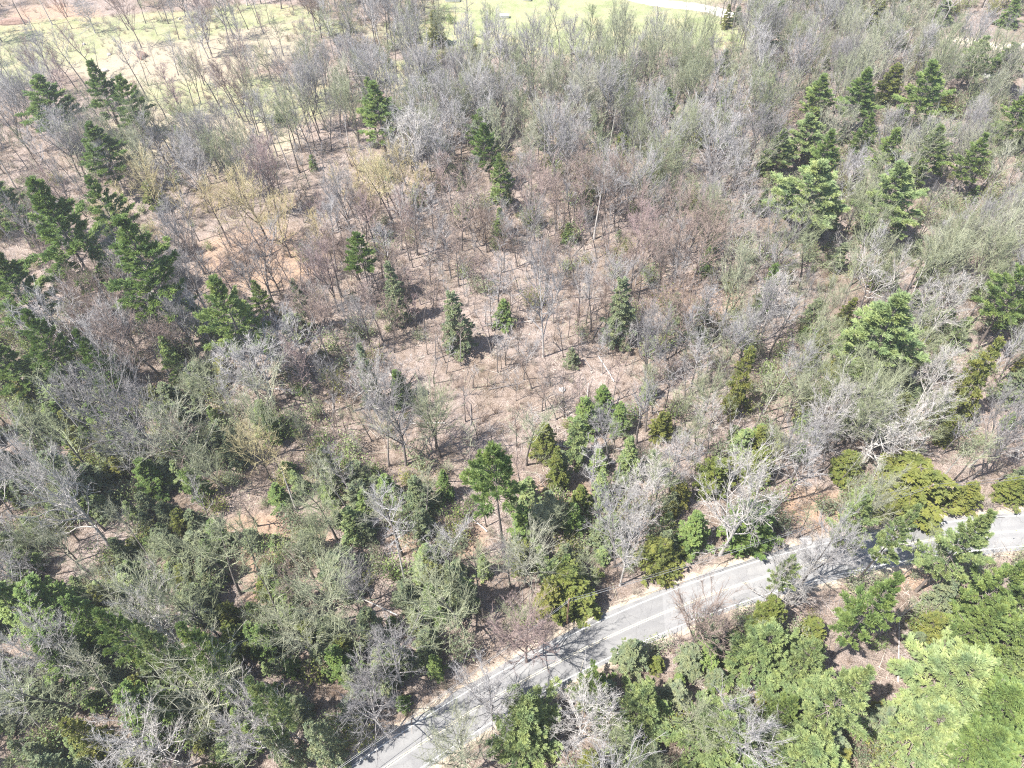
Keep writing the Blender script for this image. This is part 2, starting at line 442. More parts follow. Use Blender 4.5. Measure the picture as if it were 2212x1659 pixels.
def blob(cx, cy, rx, ry, soft=.5):
    d = np.sqrt(((PXv - cx) / rx) ** 2 + ((PYv - cy) / ry) ** 2)
    return np.where(front, np.clip((1 + soft - d) / soft, 0, 1), 0)
grass = np.zeros(GX.shape)
for b in [(60, 100, 160, 42), (230, 60, 170, 20), (420, 45, 160, 18), (10, 130, 90, 50), (560, 30, 120, 18), (600, 215, 130, 45), (420, 210, 100, 30), (1180, 20, 230, 34),
          (1150, 75, 300, 40), (1420, 60, 130, 40), (1290, 35, 110, 36), (1560, 70, 70, 30), (1850, 40, 40, 25), (330, 60, 140, 26), (1330, -60, 400, 60), (880, 165, 70, 30), (700, 60, 80, 15)]:
    grass = np.maximum(grass, blob(*b))
grass = np.where(PXv < 900, grass * .82, grass * .98)
dry = np.zeros(GX.shape)
for b in [(330, 120, 160, 35), (380, 160, 150, 40), (520, 90, 120, 50), (250, 130, 100, 40), (1090, 60, 60, 30), (420, 300, 200, 60), (1110, 30, 50, 16), (1230, 30, 30, 12)]:
    dry = np.maximum(dry, blob(*b) * .9)
rust = np.zeros(GX.shape)
for b in [(580, 1180, 120, 60), (1210, 1075, 60, 35), (950, 1160, 90, 40), (1760, 1100, 80, 40), (120, 40, 90, 25), (560, 560, 120, 60), (1500, 640, 80, 40), (590, 1290, 60, 30), (1960, 1240, 60, 30)]:
    rust = np.maximum(rust, blob(*b, soft=.8))
sand = np.clip(1 - (np.minimum(poly_dist(DR, GX, GY), poly_dist(PT, GX, GY)) - 2.5) / 2.0, 0, 1) * .8
rd = np.abs(road_dist(GX, GY).reshape(GX.shape))
sand = np.maximum(sand, np.clip(1 - (rd - 3.6) / 2.2, 0, 1) * .9)
n0, n1 = GX.shape
V = np.stack([GX, GY, GZ], -1).reshape(-1, 3)
i, j = np.meshgrid(np.arange(n0 - 1), np.arange(n1 - 1), indexing='ij')
Fg = np.stack([i * n1 + j, (i + 1) * n1 + j, (i + 1) * n1 + j + 1, i * n1 + j + 1], -1).reshape(-1, 4)
mt, nt, b = new_mat('leaf_litter', 1.0); b.inputs['Specular IOR Level'].default_value = 0.05
pos = geo_pos(nt)
n_f = noise(nt, 5.5, 6, .75, pos); n_m = noise(nt, .55, 5, .65, pos, .4); n_l = noise(nt, .06, 4, .6, pos)
litter = ramp(nt, n_f, [(.34, (.085, .070, .058)), (.44, (.200, .160, .136)), (.54, (.315, .265, .232)), (.70, (.51, .450, .405))])
patch = ramp(nt, n_m, [(.30, (.58, .56, .53)), (.46, (.95, .93, .90)), (.54, (1.0, 1.0, 1.0)), (.70, (1.2, 1.17, 1.15))])
c = mix(nt, 1.0, litter, patch, 'MULTIPLY')
big = ramp(nt, n_l, [(.36, (.74, .70, .64)), (.46, (.96, .92, .88)), (.54, (1.02, 1.0, 1.0)), (.66, (1.14, 1.12, 1.12))])
c = mix(nt, 1.0, c, big, 'MULTIPLY')
def attr_mask(name, lo, hi):
    a = nd(nt, 'ShaderNodeAttribute', attribute_name=name)
    ad = nd(nt, 'ShaderNodeMath', operation='MULTIPLY_ADD'); nt.links.new(n_m, ad.inputs[0]); ad.inputs[1].default_value = 1.1
    nt.links.new(a.outputs['Fac'], ad.inputs[2])
    mr = nd(nt, 'ShaderNodeMapRange'); nt.links.new(ad.outputs[0], mr.inputs[0])
    mr.inputs[1].default_value = lo; mr.inputs[2].default_value = hi
    return mr.outputs[0]
rustc = ramp(nt, n_f, [(.3, (.22, .13, .08)), (.7, (.52, .38, .27))])
c = mix(nt, attr_mask('rust', 1.1, 1.75), c, rustc)
dryc = ramp(nt, n_f, [(.3, (.26, .22, .15)), (.7, (.49, .43, .31))])
c = mix(nt, attr_mask('dry', .95, 1.6), c, dryc)
grc = ramp(nt, n_f, [(.3, (.17, .185, .09)), (.55, (.31, .325, .18)), (.75, (.46, .44, .29))])
n_g = noise(nt, .11, 5, .7, pos, .8)
grc = mix(nt, 1.0, grc, ramp(nt, n_g, [(.38, (1.35, 1.15, 1.15)), (.5, (1, 1, 1)), (.62, (.80, .86, .72))]), 'MULTIPLY')
c = mix(nt, attr_mask('grass', .85, 1.55), c, grc)
sac = ramp(nt, n_f, [(.3, (.40, .32, .23)), (.7, (.66, .57, .46))])
c = mix(nt, attr_mask('sand', .95, 1.4), c, sac)
nt.links.new(c, b.inputs['Base Color'])
bp = nd(nt, 'ShaderNodeBump'); bp.inputs['Strength'].default_value = .9; bp.inputs['Distance'].default_value = .25
nt.links.new(n_f, bp.inputs['Height']); nt.links.new(bp.outputs[0], b.inputs['Normal'])
gmb = MB(); gmb.add(V, Fg); ground = gmb.obj('ground', mt, smooth=True); tag(ground, 'leaf strewn woodland floor with patches of grass', kind='structure')
for nm, arr in (('grass', grass), ('dry', dry), ('rust', rust), ('sand', sand)):
    a = ground.data.attributes.new(nm, 'FLOAT', 'POINT'); a.data.foreach_set('value', arr.ravel().astype(np.float32))

def ribbon(name, L, half, z, mt_, off=0.0, jag=0.0, kind='structure', label=None):
    L = np.asarray(L); T = np.gradient(L, axis=0); T /= np.linalg.norm(T, axis=1)[:, None]
    Nn = np.stack([-T[:, 1], T[:, 0]], 1)
    a = half + (rng.normal(size=len(L)) * jag); b2 = half + (rng.normal(size=len(L)) * jag)
    l = L + Nn * (off + a)[:, None]; r_ = L + Nn * (off - b2)[:, None]
    n = len(L); Vv = np.zeros((2 * n, 3)); Vv[0::2, :2] = l; Vv[1::2, :2] = r_; Vv[:, 2] = z
    k = np.arange(n - 1) * 2
    mb = MB(); mb.add(Vv, np.stack([k, k + 1, k + 3, k + 2], 1))
    o = mb.obj(name, mt_); tag(o, label, kind=kind); return o
def resample(L, st):
    s = np.concatenate([[0], np.cumsum(np.linalg.norm(np.diff(L, axis=0), axis=1))]); q = np.arange(0, s[-1], st)
    return np.stack([np.interp(q, s, L[:, 0]), np.interp(q, s, L[:, 1])], 1)
mt, nt, b = new_mat('asphalt', .85); pos = geo_pos(nt)
n1_ = noise(nt, 9, 5, .7, pos); n2_ = noise(nt, .35, 4, .6, pos, .6)
c = ramp(nt, n1_, [(.3, (.20, .196, .192)), (.7, (.295, .29, .283))])
c = mix(nt, 1.0, c, ramp(nt, n2_, [(.35, (.86, .86, .87)), (.65, (1.06, 1.06, 1.05))]), 'MULTIPLY')
vo = nd(nt, 'ShaderNodeTexVoronoi', feature='DISTANCE_TO_EDGE'); vo.inputs['Scale'].default_value = .28
wp = nd(nt, 'ShaderNodeVectorMath', operation='ADD'); nt.links.new(pos, wp.inputs[0])
nv = nd(nt, 'ShaderNodeTexNoise'); nv.inputs['Scale'].default_value = .8; nt.links.new(pos, nv.inputs['Vector']); nt.links.new(nv.outputs['Color'], wp.inputs[1])
nt.links.new(wp.outputs[0], vo.inputs['Vector'])
crk = ramp(nt, vo.outputs[0], [(0, (.40, .40, .41)), (.016, (1, 1, 1))])
c = mix(nt, .38, c, mix(nt, 1.0, c, crk, 'MULTIPLY'))
wa = nd(nt, 'ShaderNodeAttribute', attribute_name='wear')
wm = nd(nt, 'ShaderNodeMath', operation='MULTIPLY'); nt.links.new(wa.outputs['Fac'], wm.inputs[0]); wk = nd(nt, 'ShaderNodeMath', operation='MULTIPLY'); nt.links.new(n2_, wk.inputs[0]); wk.inputs[1].default_value = .55; nt.links.new(wk.outputs[0], wm.inputs[1])
c = mix(nt, wm.outputs[0], c, (.17, .168, .17))
vp = nd(nt, 'ShaderNodeTexVoronoi'); vp.inputs['Scale'].default_value = .09; nt.links.new(pos, vp.inputs['Vector'])
c = mix(nt, .35, c, mix(nt, 1.0, c, ramp(nt, vp.outputs['Color'], [(.3, (.7, .7, .7)), (.34, (1.1, 1.1, 1.1))]), 'MULTIPLY'))
nt.links.new(c, b.inputs['Base Color'])
RL = resample(RC, 1.2)
T_ = np.gradient(RL, axis=0); T_ /= np.linalg.norm(T_, axis=1)[:, None]; Nr = np.stack([-T_[:, 1], T_[:, 0]], 1)
lat = np.concatenate([[-3.5], np.linspace(-1, 1, 27) * 3.1, [3.5]]); nl = len(lat)
edge = np.stack([(vnoise(np.arange(len(RL)), np.full(len(RL), q_), 2.2, 5) - .5) * .45 for q_ in (3, 77)], 1)
Vr = np.zeros((len(RL), nl, 3)); off_ = np.tile(lat, (len(RL), 1)); off_[:, 0] += edge[:, 0]; off_[:, -1] += edge[:, 1]
Vr[..., :2] = RL[:, None, :] + Nr[:, None, :] * off_[..., None]; Vr[..., 2] = .03
ii, jj = np.meshgrid(np.arange(len(RL) - 1), np.arange(nl - 1), indexing='ij')
mb = MB(); mb.add(Vr.reshape(-1, 3), np.stack([ii * nl + jj, (ii + 1) * nl + jj, (ii + 1) * nl + jj + 1, ii * nl + jj + 1], -1).reshape(-1, 4))
road = mb.obj('road', mt); tag(road, 'grey two lane asphalt road curving through the woods', kind='structure')
wear = sum(np.exp(-((lat - c_) / .32) ** 2) for c_ in (-2.3, -.75, .75, 2.3))
a = road.data.attributes.new('wear', 'FLOAT', 'POINT'); a.data.foreach_set('value', np.tile(wear, len(RL)).astype(np.float32))
def paint(name, col, worn=.45):
    mt, nt, b = new_mat(name, .7); pos = geo_pos(nt)
    n_ = noise(nt, 6, 5, .8, pos)
    nt.links.new(ramp(nt, n_, [(worn - .1, (.40, .395, .38)), (worn + .08, col)]), b.inputs['Base Color']); return mt
pw = paint('paint_white', (.62, .62, .59), .50); py_ = paint('paint_yellow', (.54, .46, .27), .53)
ribbon('road_edge_line', RL, .075, .036, pw, off=2.78); ribbon('road_edge_line', RL, .075, .036, pw, off=-2.78)
ribbon('road_centre_line', RL, .06, .036, py_, off=.13); ribbon('road_centre_line', RL, .06, .036, py_, off=-.13)
mt, nt, b = new_mat('gravel', 1.0); pos = geo_pos(nt)
nt.links.new(ramp(nt, noise(nt, 4, 6, .8, pos), [(.3, (.38, .35, .31)), (.7, (.66, .63, .59))]), b.inputs['Base Color'])
gravel = mt
ribbon('driveway', resample(DR, 1.0), 2.9, .030, gravel, jag=.25, label='pale gravel driveway curving beyond the lawn')
mt, nt, b = new_mat('sand', 1.0); pos = geo_pos(nt)
nt.links.new(ramp(nt, noise(nt, 3, 6, .8, pos), [(.3, (.45, .36, .28)), (.7, (.78, .68, .56))]), b.inputs['Base Color'])
ribbon('path', resample(PT, 1.0), 1.5, .030, mt, jag=.35, label='pale sandy track in the far right corner')

# ------------------------------------------------------------------ named conifers
# (tip x, tip y, lowest visible bough y, width) in picture units, kind, tone, label, landmark name
CON = [
 (100,178,287,110,'P',0,'broad dark pine, leftmost of three along the top left field','the broad pine below the left field'),
 (217,155,263,78,'P',0,'narrow dark pine touching its shorter twin by a grey field rock',None),
 (273,185,275,74,'T',0,'shorter dark pine on a long bare trunk, right of its taller twin','the twin pines below the left field'),
 (213,290,393,95,'P',0,'dark pine standing just below the three field-side pines','the dark pine below the twin pines'),
 (-4,392,500,80,'P',0,'dark pine cut by the left edge, below the bare grey thicket',None),
 (125,412,620,135,'P',0,'tall full dark pine, biggest of the left cluster beside yellow budding trees','the tallest dark left pine'),
 (232,415,545,88,'P',0,'dark pine standing between the tallest left pine and yellow budding trees',None),
 (315,497,690,158,'P',0,'very broad sunlit pine with wide boughs over a black shadow','the broad sunlit left pine'),
 (25,560,700,125,'P',0,'large pine at the left edge, level with the broad sunlit pine',None),
 (95,693,815,88,'P',0,'mid green pine below the large left edge pine','the mid pine near the left edge'),
 (205,742,855,66,'P',0,'dark narrow pine leaning beside the mid green left pine',None),
 (18,755,850,88,'P',0,'rounded pine cut by the left edge, lowest of the left pines','the rounded left edge pine'),
 (502,612,776,122,'P',1,'bright layered pine right of the black shadow','the bright layered pine'),
 (563,614,680,48,'P',1,'slim young pine touching the bright layered pine on its right',None),
 (775,510,588,74,'T',0,'small round headed pine alone on a long thin trunk','the small headed lone pine'),
 (797,183,262,45,'P',1,'slim pine behind the full pine of the upper middle',None),
 (820,203,318,92,'P',1,'full bright pine in the upper middle above a black hollow','the full pine of the upper middle'),
 (1042,243,312,70,'P',0,'dark pine, upper of the stacked upper middle pair','the upper stacked pine'),
 (1056,283,378,66,'P',0,'dark pine, lower of the stacked upper middle pair',None),
 (1080,350,435,52,'P',1,'yellowish small pine just below the stacked pair','the yellowish pine below the stacked pair'),
 (997,370,416,24,'H',2,'tiny pale conifer left of the yellowish pine',None),
 (940,18,100,46,'H',3,'olive conifer at the left end of the far lawn','the olive conifer by the far lawn'),
 (675,335,371,20,'H',1,'tiny bright green conifer among bare poles, upper left of middle',None),
 (600,232,262,18,'H',2,'tiny yellow green conifer beyond the bare saplings',None),
 (2101,88,170,72,'P',2,'bright yellow green pine beside the pale sandy track','the bright pine by the sandy track'),
 (2182,104,176,76,'P',1,'green pine at the right edge below the sandy track',None),
 (1678,-4,98,44,'H',0,'dark narrow spruce-like tree near the end of the driveway','the dark narrow tree by the driveway'),
 (1572,8,62,26,'H',3,'small olive cedar beside the gravel driveway',None),
 (1895,-6,66,52,'H',3,'olive conifer at the top edge, right part',None),
 (2036,-6,52,60,'H',2,'yellow green conifer at the top edge left of the corner',None),
 (2186,-8,58,54,'H',0,'dark conifer filling the top right corner',None),
 (1768,178,258,70,'P',1,'blue green pine at the top of the tall right hand column','the top pine of the right column'),
 (1861,165,265,80,'P',1,'dense green pine right of the column top','the dense right pine'),  # paler needle tone stands in for the glare on the right side
 (1998,160,275,95,'P',1,'layered pine with spreading lower boughs beside an olive cedar','the layered far right pine'),  # needle colour lightened for the right-side glare
 (1921,138,226,58,'H',3,'rusty olive cedar between two layered right hand pines',None),
 (2048,193,254,48,'H',3,'olive cedar touching the right side of the layered far pine',None),
 (1447,198,256,42,'P',2,'small bright pine alone in the grey woods, right of middle','the small bright pine in grey woods'),
 (1511,263,316,44,'H',3,'small olive cedar below the small bright pine','the small olive cedar'),
 (1515,192,214,13,'H',1,'very small bright green treetop in the grey upper woods',None),
 (1745,262,345,92,'P',2,'yellow tinted pine, second from the top of the right column',None),
 (1782,300,398,70,'P',1,'pine in the middle of the right column, partly hidden',None),
 (1688,288,362,64,'P',2,'pale wide boughed pine on the left flank of the right column',None),
 (1761,356,492,145,'P',2,'large yellow green pine at the foot of the right column','the large pine at the column foot'),
 (1875,255,332,48,'P',1,'slim pine under the dense green pine',None),
 (1921,291,388,74,'P',1,'soft green pine, middle of the far right group',None),
 (2022,288,382,76,'P',1,'yellowish dense pine, right of the middle group','the yellowish dense right pine'),
 (2108,300,392,64,'P',1,'narrow green pine near the right edge below the dense one',None),  # glare near the right edge put into the needle tone
 (2106,398,437,32,'H',1,'small green treetop under the narrow right edge pine',None),
 (1933,381,512,124,'P',2,'large open crowned pine right of the column foot','the open crowned right pine'),
 (2193,212,302,74,'P',1,'mid green pine cut by the right edge, upper part',None),  # lighter tone carries the glare at this edge
 (1984,350,402,42,'P',1,'small pine between the open crowned and yellowish pines',None),
 (2200,572,712,98,'P',1,'wide soft pine cut by the right edge at mid height','the wide right edge pine'),
 (1901,668,832,176,'P',2,'big billowing yellow green pine in the right woods','the billowing yellow green pine'),
 (1831,644,714,44,'H',3,'olive cedar behind the billowing pine on its left',None),
 (1842,700,800,50,'H',3,'dark olive conifer against the left flank of the billowing pine',None),
 (1596,751,900,58,'H',3,'upright yellow olive cedar standing alone, right of middle','the upright yellow olive cedar'),
 (2098,738,925,88,'H',3,'tall leaning olive hemlock with rusty upper crown','the tall leaning olive hemlock'),
 (1941,843,925,66,'H',3,'low olive hemlock at the left foot of the tall leaning one',None),
 (1978,994,1104,190,'H',3,'wide dark yellow hemlock at the far roadside','the wide roadside hemlock'),
 (2088,1034,1097,76,'H',3,'small roadside hemlock right of the wide one',None),
 (2192,1028,1082,72,'H',3,'roadside hemlock cut by the right edge',None),
 (1658,573,692,48,'H',0,'dark slender hemlock between bare trees, right of middle','the dark slender hemlock'),
 (1515,643,738,56,'H',4,'soft grey green hemlock left of the dark slender one',None),
 (1460,630,700,44,'H',4,'small grey green hemlock at the right end of the leafy clearing',None),
 (1541,981,1068,84,'H',3,'golden rusty cedar crown above the big pale roadside tree','the golden rusty cedar'),
 (1604,925,1000,62,'H',2,'pale yellow green conifer behind the golden cedar',None),
 (1340,592,747,84,'H',4,'grey green hemlock with darker foot, right of the open leafy floor','the grey green hemlock'),
 (1234,745,792,38,'H',4,'small round hemlock on the open leafy floor','the small round hemlock'),
 (849,560,700,66,'H',4,'tall grey green hemlock left of middle, veiled by branches','the veiled grey hemlock'),
 (985,622,765,84,'H',4,'dark footed hemlock beside pale stems in the middle','the dark footed middle hemlock'),
 (650,600,720,48,'H',4,'slim grey green hemlock between bright pine and middle thicket',None),
 (795,740,880,60,'H',4,'veiled hemlock left of the black brush hollow','the hemlock by the black hollow'),
 (862,790,872,60,'H',0,'black looking hemlock shadowed by dead branches',None),
 (1304,830,904,60,'H',0,'small dark hemlock right of a pale pole trunk','the small dark hemlock'),
 (1075,972,1108,126,'T',1,'tall lone pine with blue green crown on a long pale trunk','the tall lone pine'),
 (1175,900,990,70,'H',3,'yellow green hemlock, leftmost above the road woods','the leftmost yellow green hemlock'),
 (1245,893,1002,60,'H',2,'bright hemlock second from left above the road woods',None),
 (1205,960,1060,60,'H',3,'olive hemlock below the leftmost yellow green ones',None),
 (1358,930,1035,66,'H',2,'soft light conifer left of the pale spreading trees','the soft light conifer'),
 (1430,885,950,56,'H',3,'small green hemlock at the right rim of the leafy floor',None),
 (1300,1010,1100,60,'H',2,'yellow green sapling hemlock among pale trunks',None),
 (1255,1040,1110,60,'H',3,'green hemlock right behind the tall lone pine',None),
 (1135,1088,1172,76,'H',0,'nearly black hemlock in the shade beside the lone trunk','the near black hemlock'),
 (1240,1080,1160,60,'H',0,'dark hemlock behind the thorny grey brush near the lone pine',None),
 (1230,1205,1318,148,'H',3,'wide yellow hemlock beside the utility pole','the wide hemlock by the pole'),
 (1190,1245,1330,80,'H',3,'smaller hemlock leaning on the left of the wide one',None),
 (1430,1160,1240,120,'H',3,'low dark yellow hemlock left of the big pale roadside tree','the low hemlock by the pale tree'),
 (1500,1095,1190,90,'H',1,'green hemlock behind the big pale roadside tree',None),
 (1620,1075,1182,130,'H',0,'wide dark hemlock right of the big pale roadside tree','the dark hemlock by the road bend'),
 (986,1204,1340,72,'H',4,'soft green column shaped conifer, left of the wide roadside hemlock','the soft column conifer'),
 (1043,1193,1250,42,'H',2,'small yellow green conifer beside the soft column',None),
 (924,1230,1285,40,'H',3,'small golden green treetop left of the soft column',None),
 (728,1185,1265,112,'H',4,'rounded grey green hemlock over a black hollow, lower left of middle','the rounded grey green hemlock'),
 (760,1085,1165,80,'H',2,'light green hemlock above the rounded grey green one','the light green hemlock'),
 (712,960,1060,50,'H',4,'slim grey hemlock above the light green one',None),
 (900,1020,1120,80,'H',4,'veiled hemlock left of the tall lone pine',None),
 (960,1010,1080,46,'H',0,'dark little hemlock right of the veiled one',None),
 (897,1325,1372,42,'H',3,'small yellow hemlock in the thicket left of the road','the small thicket hemlock'),
 (860,1375,1460,62,'H',4,'grey green hemlock in the lower thicket left of the road',None),
 (939,1408,1462,46,'H',1,'bright small hemlock closest to the road on its left side','the bright hemlock left of the road'),
 (765,1430,1500,70,'H',4,'green hemlock at the lower end of the thicket',None),
 (800,1310,1400,80,'H',4,'wide veiled hemlock in the middle of the lower thicket',None),
 (323,985,1070,84,'H',0,'dark green hemlock on leafy floor among left hand stems','the dark left floor hemlock'),
 (422,1008,1082,56,'H',0,'smaller dark hemlock just right of the other',None),
 (506,935,1012,58,'H',4,'olive hemlock above a black shadow, left of middle','the olive left hemlock'),
 (375,725,830,60,'H',1,'green hemlock between two black shadows on the left','the hemlock between black shadows'),
 (148,975,1110,112,'H',4,'mossy hemlock in the left thicket under pale crooked limbs','the mossy left hemlock'),
 (350,1140,1200,60,'H',4,'mossy hemlock in the deep left thicket',None),
 (50,1225,1400,120,'H',1,'tall yellow green hemlock near the left edge, lower part','the tall left edge hemlock'),
 (118,1245,1400,130,'H',0,'blue green hemlock under a tangle of white branches','the blue green tangled hemlock'),
 (205,1280,1400,90,'H',0,'dark hemlock right of the tangled one',None),
 (275,1325,1432,90,'P',1,'mid green pine in the lower left group','the lower left group pine'),
 (135,1370,1465,120,'H',0,'dark hemlock at the foot of the tangled one',None),
 (345,1372,1465,78,'P',2,'light green pine with feathery boughs, lower left',None),
 (428,1365,1482,82,'P',1,'bright feathery pine beside a black hollow, lower left','the feathery lower left pine'),
 (320,1485,1590,108,'H',0,'deep green hemlock in the lower left corner woods','the deep green corner hemlock'),
 (200,1545,1655,90,'H',3,'golden olive hemlock in the lower left corner woods',None),
 (572,1485,1592,72,'P',2,'soft blue green pine among crooked limbs, bottom','the soft bottom pine'),
 (600,1560,1660,62,'H',4,'pale hemlock at the bottom left of the road',None),
 (696,1560,1650,76,'H',4,'grey green hemlock beside the bottom road end','the hemlock at the road end'),
 (150,1620,1720,100,'H',4,'pale green conifer cut by the bottom edge on the left',None),
 (1142,1460,1665,178,'B',2,'big yellow green pine on the near side of the road','the big pine on the near roadside'),
 (1284,1440,1530,84,'B',1,'small pine touching the big near roadside pine',None),
 (1388,1464,1590,112,'B',2,'pine with pale bare branches in front, near roadside','the pine behind pale branches'),
 (1364,1370,1445,84,'H',4,'grey green conifer at the near road edge','the grey green conifer at the near kerb'),
 (1278,1615,1690,78,'H',3,'bright olive conifer at the bottom edge beside the big pine',None),
 (1848,1096,1190,82,'P',2,'first of three pines overlapping the road','the first roadside pine'),
 (1936,1108,1215,66,'P',2,'middle of three pines overlapping the road',None),
 (2085,1122,1245,104,'P',2,'widest of three pines overlapping the road','the widest pine over the road'),
 (1692,1211,1272,58,'T',2,'small round crowned pine leaning over the road edge','the small pine at the road edge'),
 (1532,1338,1415,74,'H',4,'grey green conifer by the near road edge thicket','the grey conifer by dead brush'),
 (1645,1295,1500,160,'B',2,'large drooping pine below the small road edge pine','the large drooping pine'),
 (1740,1360,1470,100,'B',2,'pine touching the large drooping pine on its right',None),
 (1902,1235,1415,104,'P',1,'tall narrow pine in the dry clearing beyond the road','the tall clearing pine'),
 (1835,1425,1600,116,'P',2,'narrow pine below the tall clearing pine','the lower clearing pine'),
 (1760,1440,1590,150,'B',2,'pale broad pine between drooping pine and lower clearing pine',None),
 (1560,1510,1680,205,'B',2,'very broad pine at the bottom edge','the very broad bottom pine'),
 (1745,1560,1720,190,'B',2,'broad pine cut by the bottom edge, right of the very broad one',None),
 (2185,1270,1470,150,'B',1,'tall green pine at the right edge above the pine mass','the tall right edge pine'),
 (2060,1375,1560,230,'B',2,'broad pale pine, topmost of the lower right mass','the topmost lower right pine'),
 (2165,1420,1640,210,'B',1,'huge soft pine filling the lower right edge',None),
 (2000,1480,1660,190,'B',2,'broad pine at the bottom of the lower right mass','the bottom lower right pine'),
 (2110,1530,1700,190,'B',1,'wide pine at the bottom edge near the right corner',None),
 (2165,1225,1320,92,'P',1,'soft green pine at the right edge below the road','the soft right edge pine'),
 (2235,1330,1480,150,'B',2,'pine mostly past the right edge below the soft right edge pine',None),
 (2235,1240,1320,80,'B',1,'pine past the right edge just below the road',None),
 (2120,1300,1400,110,'B',1,'green pine between the clearing and the tall right edge pine',None),
 (2040,1250,1320,70,'H',4,'small grey green conifer beside the dry clearing',None),
 (1690,1500,1570,80,'B',1,'small dark pine in the gap between broad bottom pines',None),
]
SPECIES = {'P': ('pine_tree', 'pine'), 'T': ('pine_tree', 'pine'), 'B': ('pine_tree', 'pine'), 'H': ('hemlock_tree', 'hemlock')}
CEL = []
placed = []          # (x, y, r) for spacing
LANDMARKS = []
def solve(tx, ty, cby, wpx, cb, hmax=34):
    lo, hi = 2.0, hmax
    def f(h):
        p = at(tx, ty, h); _, _, dz = proj(*p); r = wpx / 2 * dz / FPX
        k = r / max(1e-6, math.hypot(p[0], p[1]))
        return proj(p[0] * (1 - k * .8), p[1] * (1 - k * .8), cb * h)[1], p, r
    for _ in range(40):
        mid = (lo + hi) / 2
        if f(mid)[0] < cby: lo = mid
        else: hi = mid
    _, p, r = f(lo); return p, lo, r
hist = []
for ci, (tx, ty, cby, wpx, kd, tone, label, lm) in enumerate(CON):
    if kd == 'H': cb, nomH, nomR = .05, 14., 3.6; t_me, cs = HEM[2 if tone == 4 else ci % 3]
    elif kd == 'B': cb, nomH, nomR = .12, 14., 5.; t_me, cs = BROAD[ci % 2]
    elif kd == 'T': cb, nomH, nomR = .58, 20., 4.; t_me, cs = PINE[3]
    else: cb, nomH, nomR = .36, 20., 4.; t_me, cs = PINE[ci % 3]
    p, h, r = solve(tx, ty, cby, wpx, cb)
    zc = {'H': .52, 'B': .55, 'P': .66, 'T': .78}[kd]
    mxp = proj(p[0], p[1], h * zc)[0]
    hcap = {'H': 17, 'B': 13, 'P': 24, 'T': 30}[kd] if cby > 1150 else 30
    if h > hcap: h = hcap; r *= 1.16 if kd != 'B' else 1.25
    p = at(tx + (mxp - tx) * (.3 if kd in 'PT' else 0), (ty + cby) / 2, h * zc)
    hist.append((kd, round(h, 1), round(r, 1)))
    if kd == 'H' and 0: pass
    z = float(height(np.array([p[0]]), np.array([p[1]]))[0])
    e = plant_tree(SPECIES[kd][0], t_me, cs[tone], (p[0], p[1], z - .1), rnd.uniform(0, 6.28), (r / nomR * ({'P': 1.32, 'T': 1.25, 'B': 1.12, 'H': 1.10}[kd]),) * 2 + (h / nomH * (1.15 if kd in 'PT' else 1.05),))
    tag(e, label, SPECIES[kd][1])
    placed.append((p[0], p[1], max(1.2, r * .45)))
    if not (kd == 'H' and tone == 4): CEL.append((tx, (ty + cby) / 2, wpx * .5, (cby - ty) * .55, proj(p[0], p[1], 0)[1]))
    if lm: LANDMARKS.append((lm, *proj(p[0], p[1], h * .6)[:2]))
print('conifers', hist)

# ------------------------------------------------------------------ utility poles and wires
mt, nt, b = new_mat('pole_wood', .9); tc = nd(nt, 'ShaderNodeTexCoord')
nt.links.new(ramp(nt, noise(nt, 5, 4, .7, tc.outputs['Object']), [(.3, (.20, .12, .08)), (.7, (.36, .24, .17))]), b.inputs['Base Color'])
polewood = mt
mt, nt, b = new_mat('ceramic', .3); b.inputs['Base Color'].default_value = (.55, .55, .53, 1); ceramic = mt
mt, nt, b = new_mat('cable', .5); b.inputs['Base Color'].default_value = (.42, .42, .42, 1); b.inputs['Metallic'].default_value = .6; cablem = mt
P1 = at(1225, 1346); P2 = at(1966, 1108); P0 = at(690, 1740); P3 = at(2330, 1060)
tops = []
for k, (p, ph) in enumerate(((P1, 9.4), (P2, 9.4), (P0, 9.4), (P3, 9.4))):
    nx = {0: P2 - P0, 1: P3 - P1, 2: P1 - P0, 3: P3 - P2}[k]; az = math.atan2(nx[1], nx[0])
    e = empty('utility_pole', (p[0], p[1], 0), az)
    tag(e, ['wooden utility pole beside the wide yellow hemlock, nearest the road middle', 'utility pole at the wide dark hemlock beyond the road bend',
            'utility pole by the near end of the road at the bottom', 'utility pole past the right edge of the picture'][k], 'utility pole', 'poles along the road')
    mb = MB(); mb.tube([(0, 0, -.5), (0, 0, 3), (0, 0, 6), (0, 0, ph)], [.19, .17, .145, .12], 10); mb.add([(0, 0, ph)] + [(.12 * math.cos(a), .12 * math.sin(a), ph) for a in np.arange(10) * .6283], [(0, i + 1, (i + 1) % 10 + 1) for i in range(10)])
    mb.obj('pole_shaft', polewood, e)
    mb = MB(); mb.tube([(0, -.12, ph - .35), (0, -.12, ph - .1), (0, -.12, ph + .12)], [.05, .07, .045], 8); mb.obj('insulator', ceramic, e)
    mb = MB(); mb.tube([(0, .16, ph - 2.0), (0, .16, ph - 1.2)], [.12, .12], 8); mb.obj('bracket', ceramic, e)
    tops.append((np.array([p[0], p[1], 0]), az, ph))
order = [2, 0, 1, 3]
